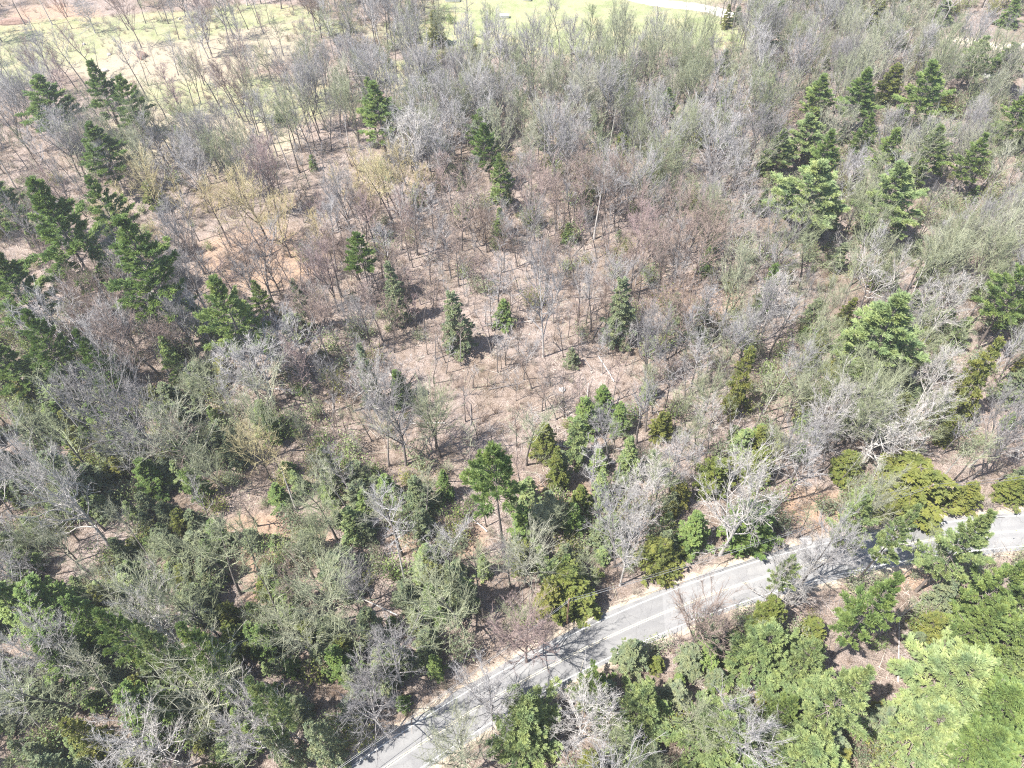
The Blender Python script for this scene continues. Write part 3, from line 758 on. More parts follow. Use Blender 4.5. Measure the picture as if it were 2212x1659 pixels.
for hgt, side, nm, lb in ((0.05, -.12, 'power_wire', 'upper grey wire strung between the roadside poles'), (-1.5, .16, 'telephone_wire', 'lower thicker cable strung between the roadside poles')):
    mb = MB()
    for a, b_ in zip(order[:-1], order[1:]):
        A, za, ha = tops[a]; B, zb, hb = tops[b_]
        s = np.linspace(0, 1, 15)
        Pq = A[None] * (1 - s[:, None]) + B[None] * s[:, None]
        oa = np.array([-math.sin(za), math.cos(za), 0]) * side; ob = np.array([-math.sin(zb), math.cos(zb), 0]) * side
        Pq = Pq + oa[None] * (1 - s[:, None]) + ob[None] * s[:, None]
        Pq[:, 2] = ha + hgt - 1.0 * 4 * s * (1 - s)
        mb.tube(Pq, .022 if hgt > 0 else .035, 4)
    tag(mb.obj(nm, cablem), lb, 'wire')

# ------------------------------------------------------------------ boulders, bale box, logs
mt, nt, b = new_mat('stone', .9); tc = nd(nt, 'ShaderNodeTexCoord')
nt.links.new(ramp(nt, noise(nt, 2.5, 6, .7, tc.outputs['Object']), [(.3, (.25, .23, .22)), (.7, (.56, .54, .51))]), b.inputs['Base Color']); stone = mt
mt, nt, b = new_mat('stone_brown', .95); tc = nd(nt, 'ShaderNodeTexCoord')
nt.links.new(ramp(nt, noise(nt, 2.5, 6, .7, tc.outputs['Object']), [(.3, (.16, .10, .08)), (.7, (.36, .25, .20))]), b.inputs['Base Color']); stoneb = mt
import bmesh
def boulder(px, py, sx, sy, sz, mat, label):
    bm = bmesh.new(); bmesh.ops.create_icosphere(bm, subdivisions=3, radius=1)
    for v in bm.verts:
        c_ = v.co.copy(); n_ = math.sin(c_.x * 3.1 + px) * .12 + math.sin(c_.y * 4.3 + py) * .1 + math.sin(c_.z * 5 + px * .3) * .07
        v.co = c_ * (1 + n_); v.co.x *= sx; v.co.y *= sy; v.co.z *= sz
        if v.co.z < -sz * .35: v.co.z = -sz * .35
    me = bpy.data.meshes.new('boulder'); bm.to_mesh(me); bm.free(); me.materials.append(mat)
    o = link(bpy.data.objects.new('boulder', me)); p = at(px, py); o.location = (p[0], p[1], sz * .2 + float(height(p[0:1], p[1:2])[0])); o.rotation_euler[2] = px % 3
    tag(o, label, 'boulder')
boulder(308, 126, 2.4, 1.6, 1.3, stoneb, 'brown mound like boulder on the dry top left field')
boulder(228, 153, 1.2, .8, .8, stone, 'pale grey rock just above the narrow dark field pine')
boulder(236, 118, .8, .6, .6, stone, 'small grey rock left of the brown field boulder')
boulder(523, 148, 1.2, .8, .6, stone, 'flat grey rock in the bare woods right of the field')
boulder(182, 97, .5, .5, .5, stone, 'tiny white rock at a tree foot on the left field')
boulder(388, 40, .6, .5, .5, stone, 'small white rock on the grass strip at the top')
boulder(2134, 168, 2.2, 1.6, 1.5, stone, 'large pale boulder between the two pines near the sandy track')
boulder(30, 47, 4.5, 2.2, 1.6, stoneb, 'long dark rock ledge at the top left behind tree trunks')
boulder(1740, 1168, 1.0, .8, .6, stone, 'grey rock on the bank at the road bend')
boulder(1214, 842, .8, .6, .5, stone, 'small grey rock on the open leafy floor')
mt, nt, b = new_mat('white_paint', .5); b.inputs['Base Color'].default_value = (.82, .82, .82, 1); whitem = mt
mt, nt, b = new_mat('dark_wood', .8); b.inputs['Base Color'].default_value = (.16, .13, .11, 1); darkm = mt
def box(mb, x0, x1, y0, y1, z0, z1):
    v = [(x0, y0, z0), (x1, y0, z0), (x1, y1, z0), (x0, y1, z0), (x0, y0, z1), (x1, y0, z1), (x1, y1, z1), (x0, y1, z1)]
    mb.add(v, [(0, 3, 2, 1), (4, 5, 6, 7), (0, 1, 5, 4), (1, 2, 6, 5), (2, 3, 7, 6), (3, 0, 4, 7)])
def lawn_bench(px, py, w_, label, cat, name):
    p = at(px, py); e = empty(name, (p[0], p[1], float(height(p[0:1], p[1:2])[0])), -.12); tag(e, label, cat)
    mb = MB(); box(mb, -w_ / 2, w_ / 2, -.9, .9, .75, 1.0); mb.obj('lid', whitem, e)
    mb = MB(); box(mb, -w_ / 2 + .1, w_ / 2 - .1, -.8, .8, .12, .748); mb.obj('body', whitem, e)
    for sx in (-1, 1): 
        mb = MB(); box(mb, sx * (w_ / 2 - .3) - .12, sx * (w_ / 2 - .3) + .12, -.85, .85, -.05, .118); mb.obj('foot', darkm, e)
lawn_bench(1090, 38, 3.4, 'small white box with flat lid standing on the far lawn', 'box', 'storage_box')
lawn_bench(978, 1, 5.5, 'white flat topped box cut by the top edge, left of the lawn', 'box', 'storage_box')
lawn_bench(1138, 0, 3.2, 'white box at the top edge on the middle of the lawn', 'box', 'storage_box')

# ------------------------------------------------------------------ density maps (rows of 83, columns of 158 picture units)
DEN = """22223500016764
11122521238884
22234788887787
34344688874557
44653657774447
34433654883557
22333432453676
23343321344665
23434411345666
34643311255676
56642211366664
66532112476774
44234524666755
44324435652341
44334434343322
34434554233432
33344532332321
33445332341211
44443333431211
44431234421111""".split()
DEN = np.array([[int(c_) for c_ in r_] for r_ in DEN], float)
def dens(px, py):
    fx = np.clip(px / 158. - .5, 0, 12.999); fy = np.clip(py / 83. - .5, 0, 18.999)
    ix, iy = fx.astype(int), fy.astype(int); a, b_ = fx - ix, fy - iy
    return (DEN[iy, ix] * (1 - a) + DEN[iy, ix + 1] * a) * (1 - b_) + (DEN[iy + 1, ix] * (1 - a) + DEN[iy + 1, ix + 1] * a) * b_
# ground region that can be seen, plus a margin
def candidates(n, y0=-5, y1=320, margin=60):
    y = rng.uniform(y0, y1, n); hw = (40 + np.abs(y) * .74 + 38); x = rng.uniform(-1, 1, n) * 250
    k = np.abs(x) < hw; return x[k], y[k]
def filt(x, y, gap_road, gap_near):
    rdv = road_dist(x, y)
    k = (rdv > gap_road) | (rdv < -gap_near)
    k &= (poly_dist(DR, x, y) > 4) & (poly_dist(PT, x, y) > 2.5)
    return x[k], y[k]
LAWN = [(960, -20), (1010, 60), (1130, 108), (1400, 112), (1560, 66), (1570, -20)]
def in_lawn(px, py):
    x = np.asarray(px); y = np.asarray(py)
    top = np.interp(x, [955, 1010, 1130, 1400, 1500, 1570], [20, 70, 118, 122, 100, 40])
    return ((x > 955) & (x < 1570) & (y < top)) | ((x > 2040) & (y < 165) & (y > 35))
grid = {}
def free(x, y, r):
    cx_, cy_ = int(x // 4), int(y // 4)
    for a in (-2, -1, 0, 1, 2):
        for b_ in (-2, -1, 0, 1, 2):
            for (qx, qy, qr) in grid.get((cx_ + a, cy_ + b_), ()):
                if (qx - x) ** 2 + (qy - y) ** 2 < (max(qr, r)) ** 2: return False
    return True
def put(x, y, r): grid.setdefault((int(x // 4), int(y // 4)), []).append((x, y, r))
for q in placed: put(*q)

# tones of bark by place
def tone_at(px, py):
    u = rnd.random()
    near = lambda cx, cy, rx, ry: ((px - cx) / rx) ** 2 + ((py - cy) / ry) ** 2 < 1
    if near(390, 530, 120, 70) or near(620, 560, 80, 60) or near(650, 1040, 70, 70) or near(830, 470, 70, 40): return 'bud' if u < .85 else 'brown'
    if near(850, 440, 90, 40) and u < .4: return 'bud'
    if near(120, 60, 60, 45) and u < .7: return 'red'
    if near(1120, 700, 420, 290): return 'brown' if u < .5 else 'grey'
    if px < 900 and 450 < py < 900: return 'brown' if u < .45 else 'grey'
    if px < 700 and py < 330: return 'brown' if u < .3 else ('green' if u < .5 else 'grey')
    if px > 1350 and py > 560: return 'green' if u < .68 else ('pale' if u < .80 else 'grey')
    if px > 1300: return 'green' if u < .58 else 'grey'
    if py > 900: return 'green' if u < .66 else ('brown' if u < .74 else 'grey')
    return 'green' if u < .4 else 'grey'
CEL.append((1090, 1150, 14, 60, 1176)); CEL.append((1225, 1320, 14, 30, 1300)); CELA = np.array(CEL)
def hides(x_, y_, py0, hh):
    ax, ay, _ = proj(x_, y_, hh * .72)
    d2 = ((ax - CELA[:, 0]) / (CELA[:, 2] + 16)) ** 2 + ((ay - CELA[:, 1]) / (CELA[:, 3] + 14)) ** 2
    return bool(np.any((d2 < 1) & (py0 > CELA[:, 4] - 5)))
trees = []
# trees that stand out: (foot x, foot y, top y, crown width, kit list index, tone)
HERO = [(1556,1198,1020,170,0,'pale','big pale forked tree standing at the road edge before dark hemlocks','the big pale roadside tree'),
        (1340,1264,1120,90,1,'pale','pale trunk tree close to the road between two yellow hemlocks','the pale trunk between the hemlocks'),
        (1174,770,530,90,1,'grey','tall pinkish grey forked tree standing over the open leafy floor','the tall forked tree of the leafy floor'),
        (905,410,250,110,1,'pale','white limbed tree over the black hollow, upper middle','the white limbed tree'),
        (1310,466,330,80,1,'grey','grey spreading tree with a dark foot in the upper right middle',None),
        (1137,1430,1310,110,2,'brown','reddish branched tree at the road edge left of the utility pole','the reddish tree at the road edge'),
        (1065,1555,1400,120,2,'grey','sprawling bare tree reaching over the road at its near end','the sprawling tree over the road'),
        (868,1480,1330,90,1,'grey','grey tree on the left verge throwing branch shadows on the road',None),
        (832,1582,1440,100,1,'grey','grey tree at the lower left verge with a short dark trunk',None),
        (600,1625,1480,150,0,'pale','big tree with snaking pale limbs at the bottom, left of the road','the tree with snaking limbs'),
        (400,1660,1490,190,2,'pale','wide fan shaped bare tree at the bottom edge on the left','the wide fan shaped tree'),
        (240,1180,980,150,0,'pale','crooked white limbed tree in the left thicket','the crooked white left tree'),
        (360,1010,810,170,2,'grey','wide grey crowned tree in the left woods below the black shadow','the wide grey left tree'),
        (590,870,740,150,1,'grey','spreading silver tree below the bright layered pine','the spreading silver tree'),
        (300,760,640,110,2,'grey','grey tree standing in the black shadow of the left pines',None),
        (820,905,780,90,0,'pale','dead looking tree with white branches over the black brush hollow','the dead white tree'),
        (410,1410,1270,130,0,'pale','tangled white branched tree in the lower left thicket',None),
        (190,1470,1290,150,0,'pale','bleached tangle of branches over the blue green hemlocks',None),
        (1640,740,600,100,1,'pale','thin white trunked tree right of the leafy floor',None),
        (1860,1010,880,140,0,'pale','pale spreading tree in the right woods above the road','the pale spreading right tree'),
        (1750,990,850,120,0,'pale','pale many limbed tree left of the spreading one',None),
        (1985,760,600,110,1,'pale','leaning pale trunk right of the billowing pine',None),
        (1960,910,760,100,1,'pale','white forked trunk below the billowing pine',None),
        (1820,1180,1040,110,2,'green','bare tree on the bank above the road bend','the bare tree on the bank'),
        (1730,1265,1130,120,2,'grey','grey tree at the near road edge with fanning branches','the fanning tree at the near road edge'),
        (1660,1330,1220,110,0,'pale','crooked pale tree behind the large drooping pine',None),
        (1490,1400,1280,110,2,'brown','dark branched tree leaning over the near road edge','the dark branched near tree'),
        (1570,1640,1500,60,1,'grey','bare grey tree between the broad bottom pines',None),
        (1250,1600,1480,110,2,'pale','white branched tree in the dark gap of near roadside pines',None),
        (1010,1670,1530,120,2,'green','mossy bare tree at the bottom beside the road','the mossy tree at the road end'),
        (450,125,20,60,0,'grey','large many stemmed grey tree on the top left field','the large field tree'),
        (205,70,0,50,0,'grey','tall grey tree left of the large field tree, on grass',None)]
WN = {0: 6.2, 1: 5.4, 2: 5.8}
for (bx, by, ty, wpx, ki, tn, label, lm) in HERO:
    p = at(bx, by); lo, hi = 3., 32.
    for _ in range(30):
        mid = (lo + hi) / 2
        if proj(p[0], p[1], mid)[1] > ty: lo = mid
        else: hi = mid
    h = lo; r = wpx / 2 * proj(p[0], p[1], h * .7)[2] / FPX
    if by > 1300 and h > 19: h = 19; r = max(r, 4.4)
    t_me, cs = WIDE[ki]; z = float(height(p[0:1], p[1:2])[0])
    s = max(.5, min(1.6, r / WN[ki] * 1.0))
    e = plant_tree('bare_tree', t_me, cs[BT.index(tn)], (p[0], p[1], z), rnd.uniform(0, 6.28), (s, s, h / 17.5))
    tag(e, label, 'bare tree', 'leafless trees of the wood'); put(p[0], p[1], 2.5)
    if lm: LANDMARKS.append((lm, *proj(p[0], p[1], h * .5)[:2]))
    print('hero', label[:30], round(h, 1), round(r, 1))

x, y = candidates(60000); x, y = filt(x, y, 6.2, 5.5)
px, py, dz = proj(x, y, np.zeros(len(x)))
d = dens(px, py); pat = vnoise(x, y, 9, 7) * .9 + .55
prob = (d / 8) ** 1.35 * pat
prob = np.where(in_lawn(px, py), 0, prob)
area = 325 * 500.; want = .041 * area / 60000
for k in range(len(x)):
    if rng.random() < 0.0: continue
    if rng.random() > prob[k] * want * 1.55 * 1.0: continue
    if not free(x[k], y[k], 2.1): continue
    if rng.random() < .88 and hides(x[k], y[k], py[k], 16): continue
    put(x[k], y[k], 2.1)
    trees.append((x[k], y[k], px[k], py[k], dz[k]))
print('bare trees', len(trees))
# saplings and thin poles
x, y = candidates(110000); x, y = filt(x, y, 4.9, 4.6)
px, py, dz = proj(x, y, np.zeros(len(x)))
thin = []
pat = vnoise(x, y, 12, 3)
dd_ = dens(px, py)
for k in range(len(x)):
    if in_lawn(px[k], py[k]): continue
    mid_ = 9.0 if (650 < px[k] < 1560 and 430 < py[k] < 1000) else 1.0
    if px[k] < 620 and py[k] < 250 and rnd.random() < .7: continue
    if px[k] < 600 and py[k] > 950 and rnd.random() < .5: continue
    pr = .024 * mid_ * (.5 + pat[k]) * (.4 if (px[k] > 1500 and py[k] > 1330) else 1.0) * (.35 + .10 * min(dd_[k], 6))
    if rng.random() > pr: continue
    if not free(x[k], y[k], .8 if mid_ > 2 else 1.0): continue
    if rng.random() < .75 and hides(x[k], y[k], py[k], 10): continue
    put(x[k], y[k], .8 if mid_ > 2 else 1.0); thin.append((x[k], y[k], px[k], py[k], dz[k]))
print('saplings', len(thin))

def inframe(q, h):
    """picture size of the part of a tree that falls inside the frame"""
    ax, ay, _ = proj(q[0], q[1], h); bx, by = q[2], q[3]
    if max(ax, bx) < -25 or min(ax, bx) > 2237: return 0
    t0, t1 = max(0, min(ay, by)), min(1659, max(ay, by))
    return max(0., t1 - t0)
ORD = ['nearest', 'second nearest', 'third nearest', 'fourth nearest', 'fifth nearest', 'sixth nearest', 'seventh nearest', 'eighth nearest', 'ninth nearest', 'tenth nearest'] + [w_ + ' nearest' for w_ in 'eleventh twelfth thirteenth fourteenth fifteenth sixteenth seventeenth eighteenth nineteenth twentieth'.split()]
TN = {'grey': 'grey', 'green': 'mossy grey', 'brown': 'brown', 'bud': 'yellow budding', 'red': 'reddish', 'pale': 'pale'}
def autolabel(items, noun):
    """items: (object, px, py, tone word, size word): every label names a landmark, a side of it and a rank"""
    groups = {}
    for it in items:
        o, ax, ay, tn, sz = it
        lm = min(LANDMARKS, key=lambda L: (L[1] - ax) ** 2 + (L[2] - ay) ** 2)
        dx, dy = ax - lm[1], ay - lm[2]
        side = ('right of' if dx > 0 else 'left of') if abs(dx) > abs(dy) else ('below' if dy > 0 else 'above')
        groups.setdefault((lm[0], side, tn), []).append((dx * dx + dy * dy, it))
    for (lm, side, tn), L in groups.items():
        L.sort(key=lambda q: q[0])
        for k, (_, it) in enumerate(L):
            it[0]['label'] = f"{it[4]}{tn} {noun} {ORD[min(k, 19)] + ' ' if len(L) > 1 else ''}{side} {lm}".strip()
WOODS = []   # instances for the far woods
def settle(lst, n_keep, hfun, kits, nom, name, noun, cat, group, thinset):
    rows = []
    for q in lst:
        h = hfun(q); rows.append((inframe(q, h) , q, h))
    rows.sort(key=lambda t: -t[0])
    items = []
    for k, (v, q, h) in enumerate(rows):
        tn = tone_at(q[2], q[3]); ki = rnd.randrange(len(kits)); t_me, cs = kits[ki]
        z = float(height(np.array([q[0]]), np.array([q[1]]))[0]); rz = rnd.uniform(0, 6.28)
        s = h / nom; sx = s * rnd.uniform(.85, 1.2)
        if k < n_keep and v > 0:
            e = plant_tree(name, t_me, cs[BT.index(tn)], (q[0], q[1], z), rz, (sx, sx, s))
            ln = .13 if rnd.random() < .12 else .04; e.rotation_euler = (rnd.gauss(0, ln), rnd.gauss(0, ln), rz)
            tag(e, None, cat, group)
            ax, ay, _ = proj(q[0], q[1], h * .5)
            items.append((e, ax, ay, TN[tn], 'tall ' if h > nom * 1.08 else ('short ' if h < nom * .8 else '')))
        else:
            WOODS.append((q[0], q[1], z, rz, sx, s, name, ki, tn))
    autolabel(items, noun)
def hbig(q):
    f = 1.0
    if q[2] > 1450 and q[3] > 1300: f = .7
    return 17 * f * rnd.uniform(.72, 1.22)
settle(trees, 264, hbig, BIG, 18., 'bare_tree', 'bare tree', 'bare tree', 'leafless trees of the wood', False)
settle(thin, 300, lambda q: 10.5 * rnd.uniform(.55, 1.25), THIN, 13., 'sapling', 'sapling', 'sapling', 'thin leafless saplings', True)

# far woods: the rest as ONE object
def join_kit(t_me, c_me, nm):
    vs_, fs, ms, n = [], [], [], 0
    me = bpy.data.meshes.new(nm)
    bm = bmesh.new(); bm.from_mesh(t_me); nf = len(bm.faces)
    bm.from_mesh(c_me); bm.faces.ensure_lookup_table()
    for i_, f in enumerate(bm.faces): f.material_index = 0 if i_ < nf else 1 + f.material_index
    bm.to_mesh(me); bm.free()
    for mm in t_me.materials: me.materials.append(mm)
    for mm in c_me.materials: me.materials.append(mm)
    return me
def scatter_object(name, pts, sources, label, mats_for_slot=None):
    """one mesh of points that carries its plants through geometry nodes; pts: (x,y,z,rx,ry,rz,sx,sz,idx)"""
    A = np.array(pts, float)
    me = bpy.data.meshes.new(name); me.vertices.add(len(A)); me.vertices.foreach_set('co', A[:, :3].ravel())
    for nm, cols in (('rot', A[:, 3:6]), ('scl', A[:, [6, 6, 7]])):
        a = me.attributes.new(nm, 'FLOAT_VECTOR', 'POINT'); a.data.foreach_set('vector', cols.ravel().astype(np.float32))
    a = me.attributes.new('idx', 'INT', 'POINT'); a.data.foreach_set('value', A[:, 8].astype(np.int32))
    o = link(bpy.data.objects.new(name, me))
    col = bpy.data.collections.new(name + '_sources')
    for i_, sm in enumerate(sources):
        so_ = bpy.data.objects.new(f'{name}_source_{i_:02d}', sm); col.objects.link(so_)
    ng = bpy.data.node_groups.new(name, 'GeometryNodeTree')
    ng.interface.new_socket('Geometry', in_out='INPUT', socket_type='NodeSocketGeometry')
    ng.interface.new_socket('Geometry', in_out='OUTPUT', socket_type='NodeSocketGeometry')
    N, Lk = ng.nodes, ng.links
    gi, go = N.new('NodeGroupInput'), N.new('NodeGroupOutput')
    ci_ = N.new('GeometryNodeCollectionInfo'); ci_.inputs[0].default_value = col; ci_.inputs[1].default_value = True; ci_.inputs[2].default_value = True
    ip = N.new('GeometryNodeInstanceOnPoints'); ip.inputs['Pick Instance'].default_value = True
    def na(nm, ty):
        n = N.new('GeometryNodeInputNamedAttribute'); n.data_type = ty; n.inputs[0].default_value = nm; return n.outputs[0]
    Lk.new(gi.outputs[0], ip.inputs['Points']); Lk.new(ci_.outputs[0], ip.inputs['Instance'])
    Lk.new(na('idx', 'INT'), ip.inputs['Instance Index'])
    e2r = N.new('FunctionNodeEulerToRotation'); Lk.new(na('rot', 'FLOAT_VECTOR'), e2r.inputs[0]); Lk.new(e2r.outputs[0], ip.inputs['Rotation'])
    Lk.new(na('scl', 'FLOAT_VECTOR'), ip.inputs['Scale']); Lk.new(ip.outputs[0], go.inputs[0])
    md = o.modifiers.new('plants', 'NODES'); md.node_group = ng
    tag(o, label, kind='stuff'); return o
keys = sorted({(w_[6], w_[7], w_[8]) for w_ in WOODS})
kmap = {k: i_ for i_, k in enumerate(keys)}
srcs = []
for (nm, ki, tn) in keys:
    t_me, cs = (BIG if nm == 'bare_tree' else THIN)[ki]; srcs.append(join_kit(t_me, cs[BT.index(tn)], 'woods_tree'))
scatter_object('woods', [(w_[0], w_[1], w_[2], rnd.gauss(0, .04), rnd.gauss(0, .04), w_[3], w_[4], w_[5], kmap[(w_[6], w_[7], w_[8])]) for w_ in WOODS], srcs,
               'dense grey leafless woods filling the far half of the picture')
print('woods instances', len(WOODS), 'sources', len(srcs))

# ------------------------------------------------------------------ undergrowth, small hemlocks, logs
def brush_mb(n=26, h=1.3, sp=.5):
    mb = MB(); a = rng.uniform(0, 6.28, n); t = rng.uniform(.05, sp, n)
    P = np.stack([np.cos(a) * rng.uniform(0, .3, n), np.sin(a) * rng.uniform(0, .3, n), np.full(n, -.05)], 1)
    D = np.stack([np.cos(a) * np.sin(t), np.sin(a) * np.sin(t), np.cos(t)], 1)
    L = h * rng.uniform(.5, 1.2, n); mb.blades(P, D, L, .035)
    for k in range(4):
        q = P + D * (L * rng.uniform(.3, .95, n))[:, None]
        mb.blades(q, D + rng.normal(size=(n, 3)) * .6, L * rng.uniform(.25, .5, n), .024)
    return mb
def litter_mb():
    """fallen sticks lying about"""
    mb = MB(); n = 12
    P = np.stack([rng.uniform(-1.4, 1.4, n), rng.uniform(-1.4, 1.4, n), rng.uniform(.02, .12, n)], 1)
    a = rng.uniform(0, 6.28, n); D = np.stack([np.cos(a), np.sin(a), rng.normal(size=n) * .08], 1)
    mb.blades(P, D, rng.uniform(.6, 3.2, n), .085, N=np.tile([0, 0, 1.0], (n, 1)) + rng.normal(size=(n, 3)) * .3)
    return mb
bs = [brush_mb().mesh('brush', [M['brush']]), brush_mb(34, 1.9, .7).mesh('brush', [M['brush']]), brush_mb(20, .8, .9).mesh('brush', [M['brush']]),
      litter_mb().mesh('sticks', [M['trunk']]), litter_mb().mesh('sticks', [M['brush']])]
x, y = candidates(80000); x, y = filt(x, y, 4.1, 4.0); px, py, dz = proj(x, y, np.zeros(len(x)))
vis = (px > -80) & (px < 2300) & (py > -40) & (py < 1760) & ~in_lawn(px, py)
x, y, px, py = x[vis], y[vis], px[vis], py[vis]
pt = vnoise(x, y, 8, 9); pts = []
HZ = height(x, y)
field = (px < 620) & (py < 200)
for k in range(len(x)):
    pr = .30 + .9 * max(0, pt[k] - .35)
    if field[k]: pr *= .25
    if rng.random() > pr: continue
    ix_ = int(rng.choice([0, 1, 2, 3, 4], p=[.22, .16, .20, .24, .18])); s = rng.uniform(.5, 1.3)
    pts.append((x[k], y[k], HZ[k], 0, 0, rng.uniform(0, 6.28), s, s, ix_))
print('undergrowth', len(pts))
scatter_object('undergrowth', pts, bs, 'brown twiggy undergrowth and fallen sticks on the woodland floor')

# green thicket of seedlings and shrubs, far too many to count
GRN = """00000100013442
00001110013332
00000122222333
00100233233234
11100223443444
33100224553445
43101211443334
43212211133345
44332211133444
55533100135553
77732100135563
88752100256663
98536527776664
99726637773453
99736657651133
99736787113536
99757752257557
99867516766568
99866157766678
99872267767788""".split()
GRN = np.array([[int(c_) for c_ in r_] for r_ in GRN], float)
def shrub_mb(h, r, n):
    """leafy seedling: thin stems with small loose leaves"""
    mb = MB(); ns = 7
    for k in range(ns):
        a = rng.uniform(0, 6.28); t = rng.uniform(.1, .6)
        B = bent((rng.normal() * .15, rng.normal() * .15, -.05), (math.cos(a) * math.sin(t), math.sin(a) * math.sin(t), math.cos(t)), h * rng.uniform(.6, 1.0), 4, .1)
        mb.tube(B, np.linspace(.03, .01, 5), 3, 1)
        twigs_on(mb, B, 12, h * .3, .025, .2, mat=1, t0=.3)
        t_ = rng.uniform(.25, 1, n); q, d_ = lerp_path(B, t_)
        q = q + rng.normal(size=(n, 3)) * np.array([r * .38, r * .38, h * .09])
        mb.leaves(q, rng.normal(size=(n, 3)) + np.array([0, 0, .2]), rng.uniform(.16, .32, n), .13, 0, N=rng.normal(size=(n, 3)) * .6 + np.array([0, 0, 1.]))
    return mb
ss = []
for f_ in (4, 4, 2, 3, 1):
    ss.append(shrub_mb(3.2, 1.2, 60).mesh('shrub', [FOL[f_], M['brush']]))
    hm = HEM[len(ss) % 3]; ss.append(join_kit(hm[0], hm[1][f_], 'seedling'))
gx_, gy_ = candidates(60000); gx_, gy_ = filt(gx_, gy_, 4.6, 4.6); px, py, dz = proj(gx_, gy_, np.zeros(len(gx_)))
DENs = DEN; DEN = GRN; gd = dens(px, py); DEN = DENs
gn = vnoise(gx_, gy_, 11, 21); GZ_ = height(gx_, gy_); pts = []
for k in range(len(gx_)):
    if gd[k] < .3 or in_lawn(px[k], py[k]) or rng.random() > (gd[k] / 9) ** 1.1 * .62 * (.25 + 1.5 * max(0, gn[k] - .15)): continue
    if not free(gx_[k], gy_[k], 1.0) or (rnd.random() < .8 and hides(gx_[k], gy_[k], py[k], 3)): continue
    ix_ = rnd.randrange(10)
    if gd[k] < 5 and rnd.random() < .8: ix_ = (ix_ // 2) * 2
    if ix_ % 2 == 0: s = rnd.uniform(.6, 1.9); s2 = s * rnd.uniform(.8, 1.3)
    else: s2 = rnd.uniform(.18, .62); s = s2 * rnd.uniform(1.0, 1.7)
    pts.append((gx_[k], gy_[k], GZ_[k], 0, 0, rnd.uniform(0, 6.28), s, s2, ix_))
print('thicket', len(pts))
scatter_object('thicket', pts, ss, 'mossy green thicket of seedlings and shrubs under the bare trees')

# scattered small hemlocks
REG = [(0, 900, 620, 1659, 100), (620, 1180, 1000, 1600, 30), (1150, 870, 1700, 1150, 26), (1700, 560, 2212, 1050, 40), (1350, 80, 2212, 560, 34), (1500, 1280, 2212, 1659, 26),
       (560, 600, 1000, 900, 6), (1250, 380, 1700, 620, 12), (0, 380, 350, 950, 12)]
items = []
for (x0, y0, x1, y1, n) in REG:
    for k in range(n):
        bx, by = rnd.uniform(x0, x1), rnd.uniform(y0, y1); p = at(bx, by)
        if abs(float(road_dist(p[0:1], p[1:2])[0])) < 6 or not free(p[0], p[1], 1.6) or hides(p[0], p[1], by, 6): continue
        if 700 < bx < 1500 and 500 < by < 880: continue
        put(p[0], p[1], 1.6)
        h = rnd.uniform(3.0, 11.5) * (.8 if by < 700 else 1); r = h * rnd.uniform(.18, .27) + .6
        right = bx > 1100
        tn = rnd.choice([4, 4, 3, 2, 1] if right else [4, 4, 1, 0, 3])
        t_me, cs = HEM[2 if k % 4 else k % 3]
        z = float(height(p[0:1], p[1:2])[0])
        e = plant_tree('hemlock_tree', t_me, cs[tn], (p[0], p[1], z - .1), rnd.uniform(0, 6.28), (r / 3.6, r / 3.6, h / 14.))
        tag(e, None, 'hemlock', 'small understory hemlocks')
        ax, ay, _ = proj(p[0], p[1], h * .5)
        items.append((e, ax, ay, ['dark', 'green', 'light green', 'olive', 'grey green'][tn], 'small '))
autolabel(items, 'understory hemlock')
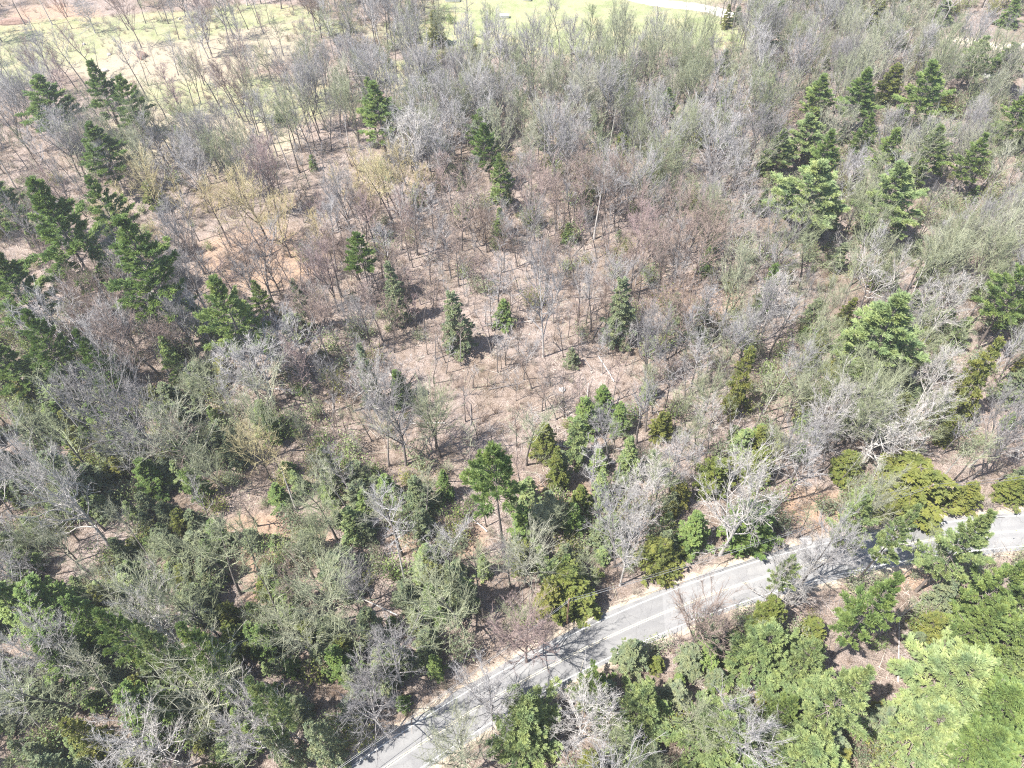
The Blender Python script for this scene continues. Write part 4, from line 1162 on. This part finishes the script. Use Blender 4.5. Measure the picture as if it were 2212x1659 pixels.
# fallen logs
mt = M['trunk']; items = []
for k in range(80):
    bx, by = (rnd.uniform(650, 1550), rnd.uniform(450, 980)) if k > 45 else (rnd.uniform(40, 2150), rnd.uniform(330, 1600)); p = at(bx, by)
    if k < 6: bx, by = [(900, 390), (1380, 470), (1350, 700), (1690, 150), (1320, 900), (700, 1240)][k]; p = at(bx, by)
    if abs(float(road_dist(p[0:1], p[1:2])[0])) < 9: continue
    L = rnd.uniform(4, 11); a = rnd.uniform(0, 3.14); z = float(height(p[0:1], p[1:2])[0])
    mb = MB(); Pq = bent((0, 0, .16), (math.cos(a), math.sin(a), .01), L, 6, .03); Pq[:, 2] = np.linspace(.16, .10 + rnd.uniform(0, .5), 7)
    mb.tube(Pq, np.linspace(.17, .06, 7), 6)
    e = empty('fallen_log', (p[0], p[1], z)); mb.obj('log', M['pale'] if k % 3 == 0 else M['trunk'], e, True)
    for j_ in range(rnd.randint(1, 4)):
        mb = MB(); s_ = Pq[rnd.randint(3, 6)]; mb.tube(bent(s_, (math.cos(a + rnd.choice([-.7, .7])), math.sin(a + rnd.choice([-.7, .7])), .35), rnd.uniform(.8, 2.2), 3, .1), np.linspace(.05, .015, 4), 4)
        mb.obj('branch', M['pale'] if k % 3 == 0 else M['trunk'], e)
    tag(e, None, 'log', 'logs lying in the wood'); ax, ay, _ = proj(p[0], p[1], 0)
    items.append((e, ax, ay, 'bleached' if k % 3 == 0 else 'grey brown', 'long ' if L > 7.5 else ''))
autolabel(items, 'fallen log')
# every label must be its own: ties get the same group and are left as they are
seen = {}
for o in scene.objects:
    if o.parent is None and o.get('label') and o.get('kind') is None: seen.setdefault(o['label'], []).append(o)
print('shared labels', sum(1 for v in seen.values() if len(v) > 1), 'of', len(seen))

# ------------------------------------------------------------------ haze
mt = bpy.data.materials.new('haze'); mt.use_nodes = True; nt = mt.node_tree; nt.nodes.clear()
ou = nd(nt, 'ShaderNodeOutputMaterial'); pv = nd(nt, 'ShaderNodeVolumePrincipled')
pv.inputs['Density'].default_value = HAZE; pv.inputs['Color'].default_value = (.93, .95, 1, 1); pv.inputs['Anisotropy'].default_value = .3
nt.links.new(pv.outputs[0], ou.inputs['Volume'])
mb = MB(); box(mb, -1600, 1600, -700, 2300, -3, 116)
tag(mb.obj('haze', mt), 'thin pale haze in the air over the wood', kind='stuff')
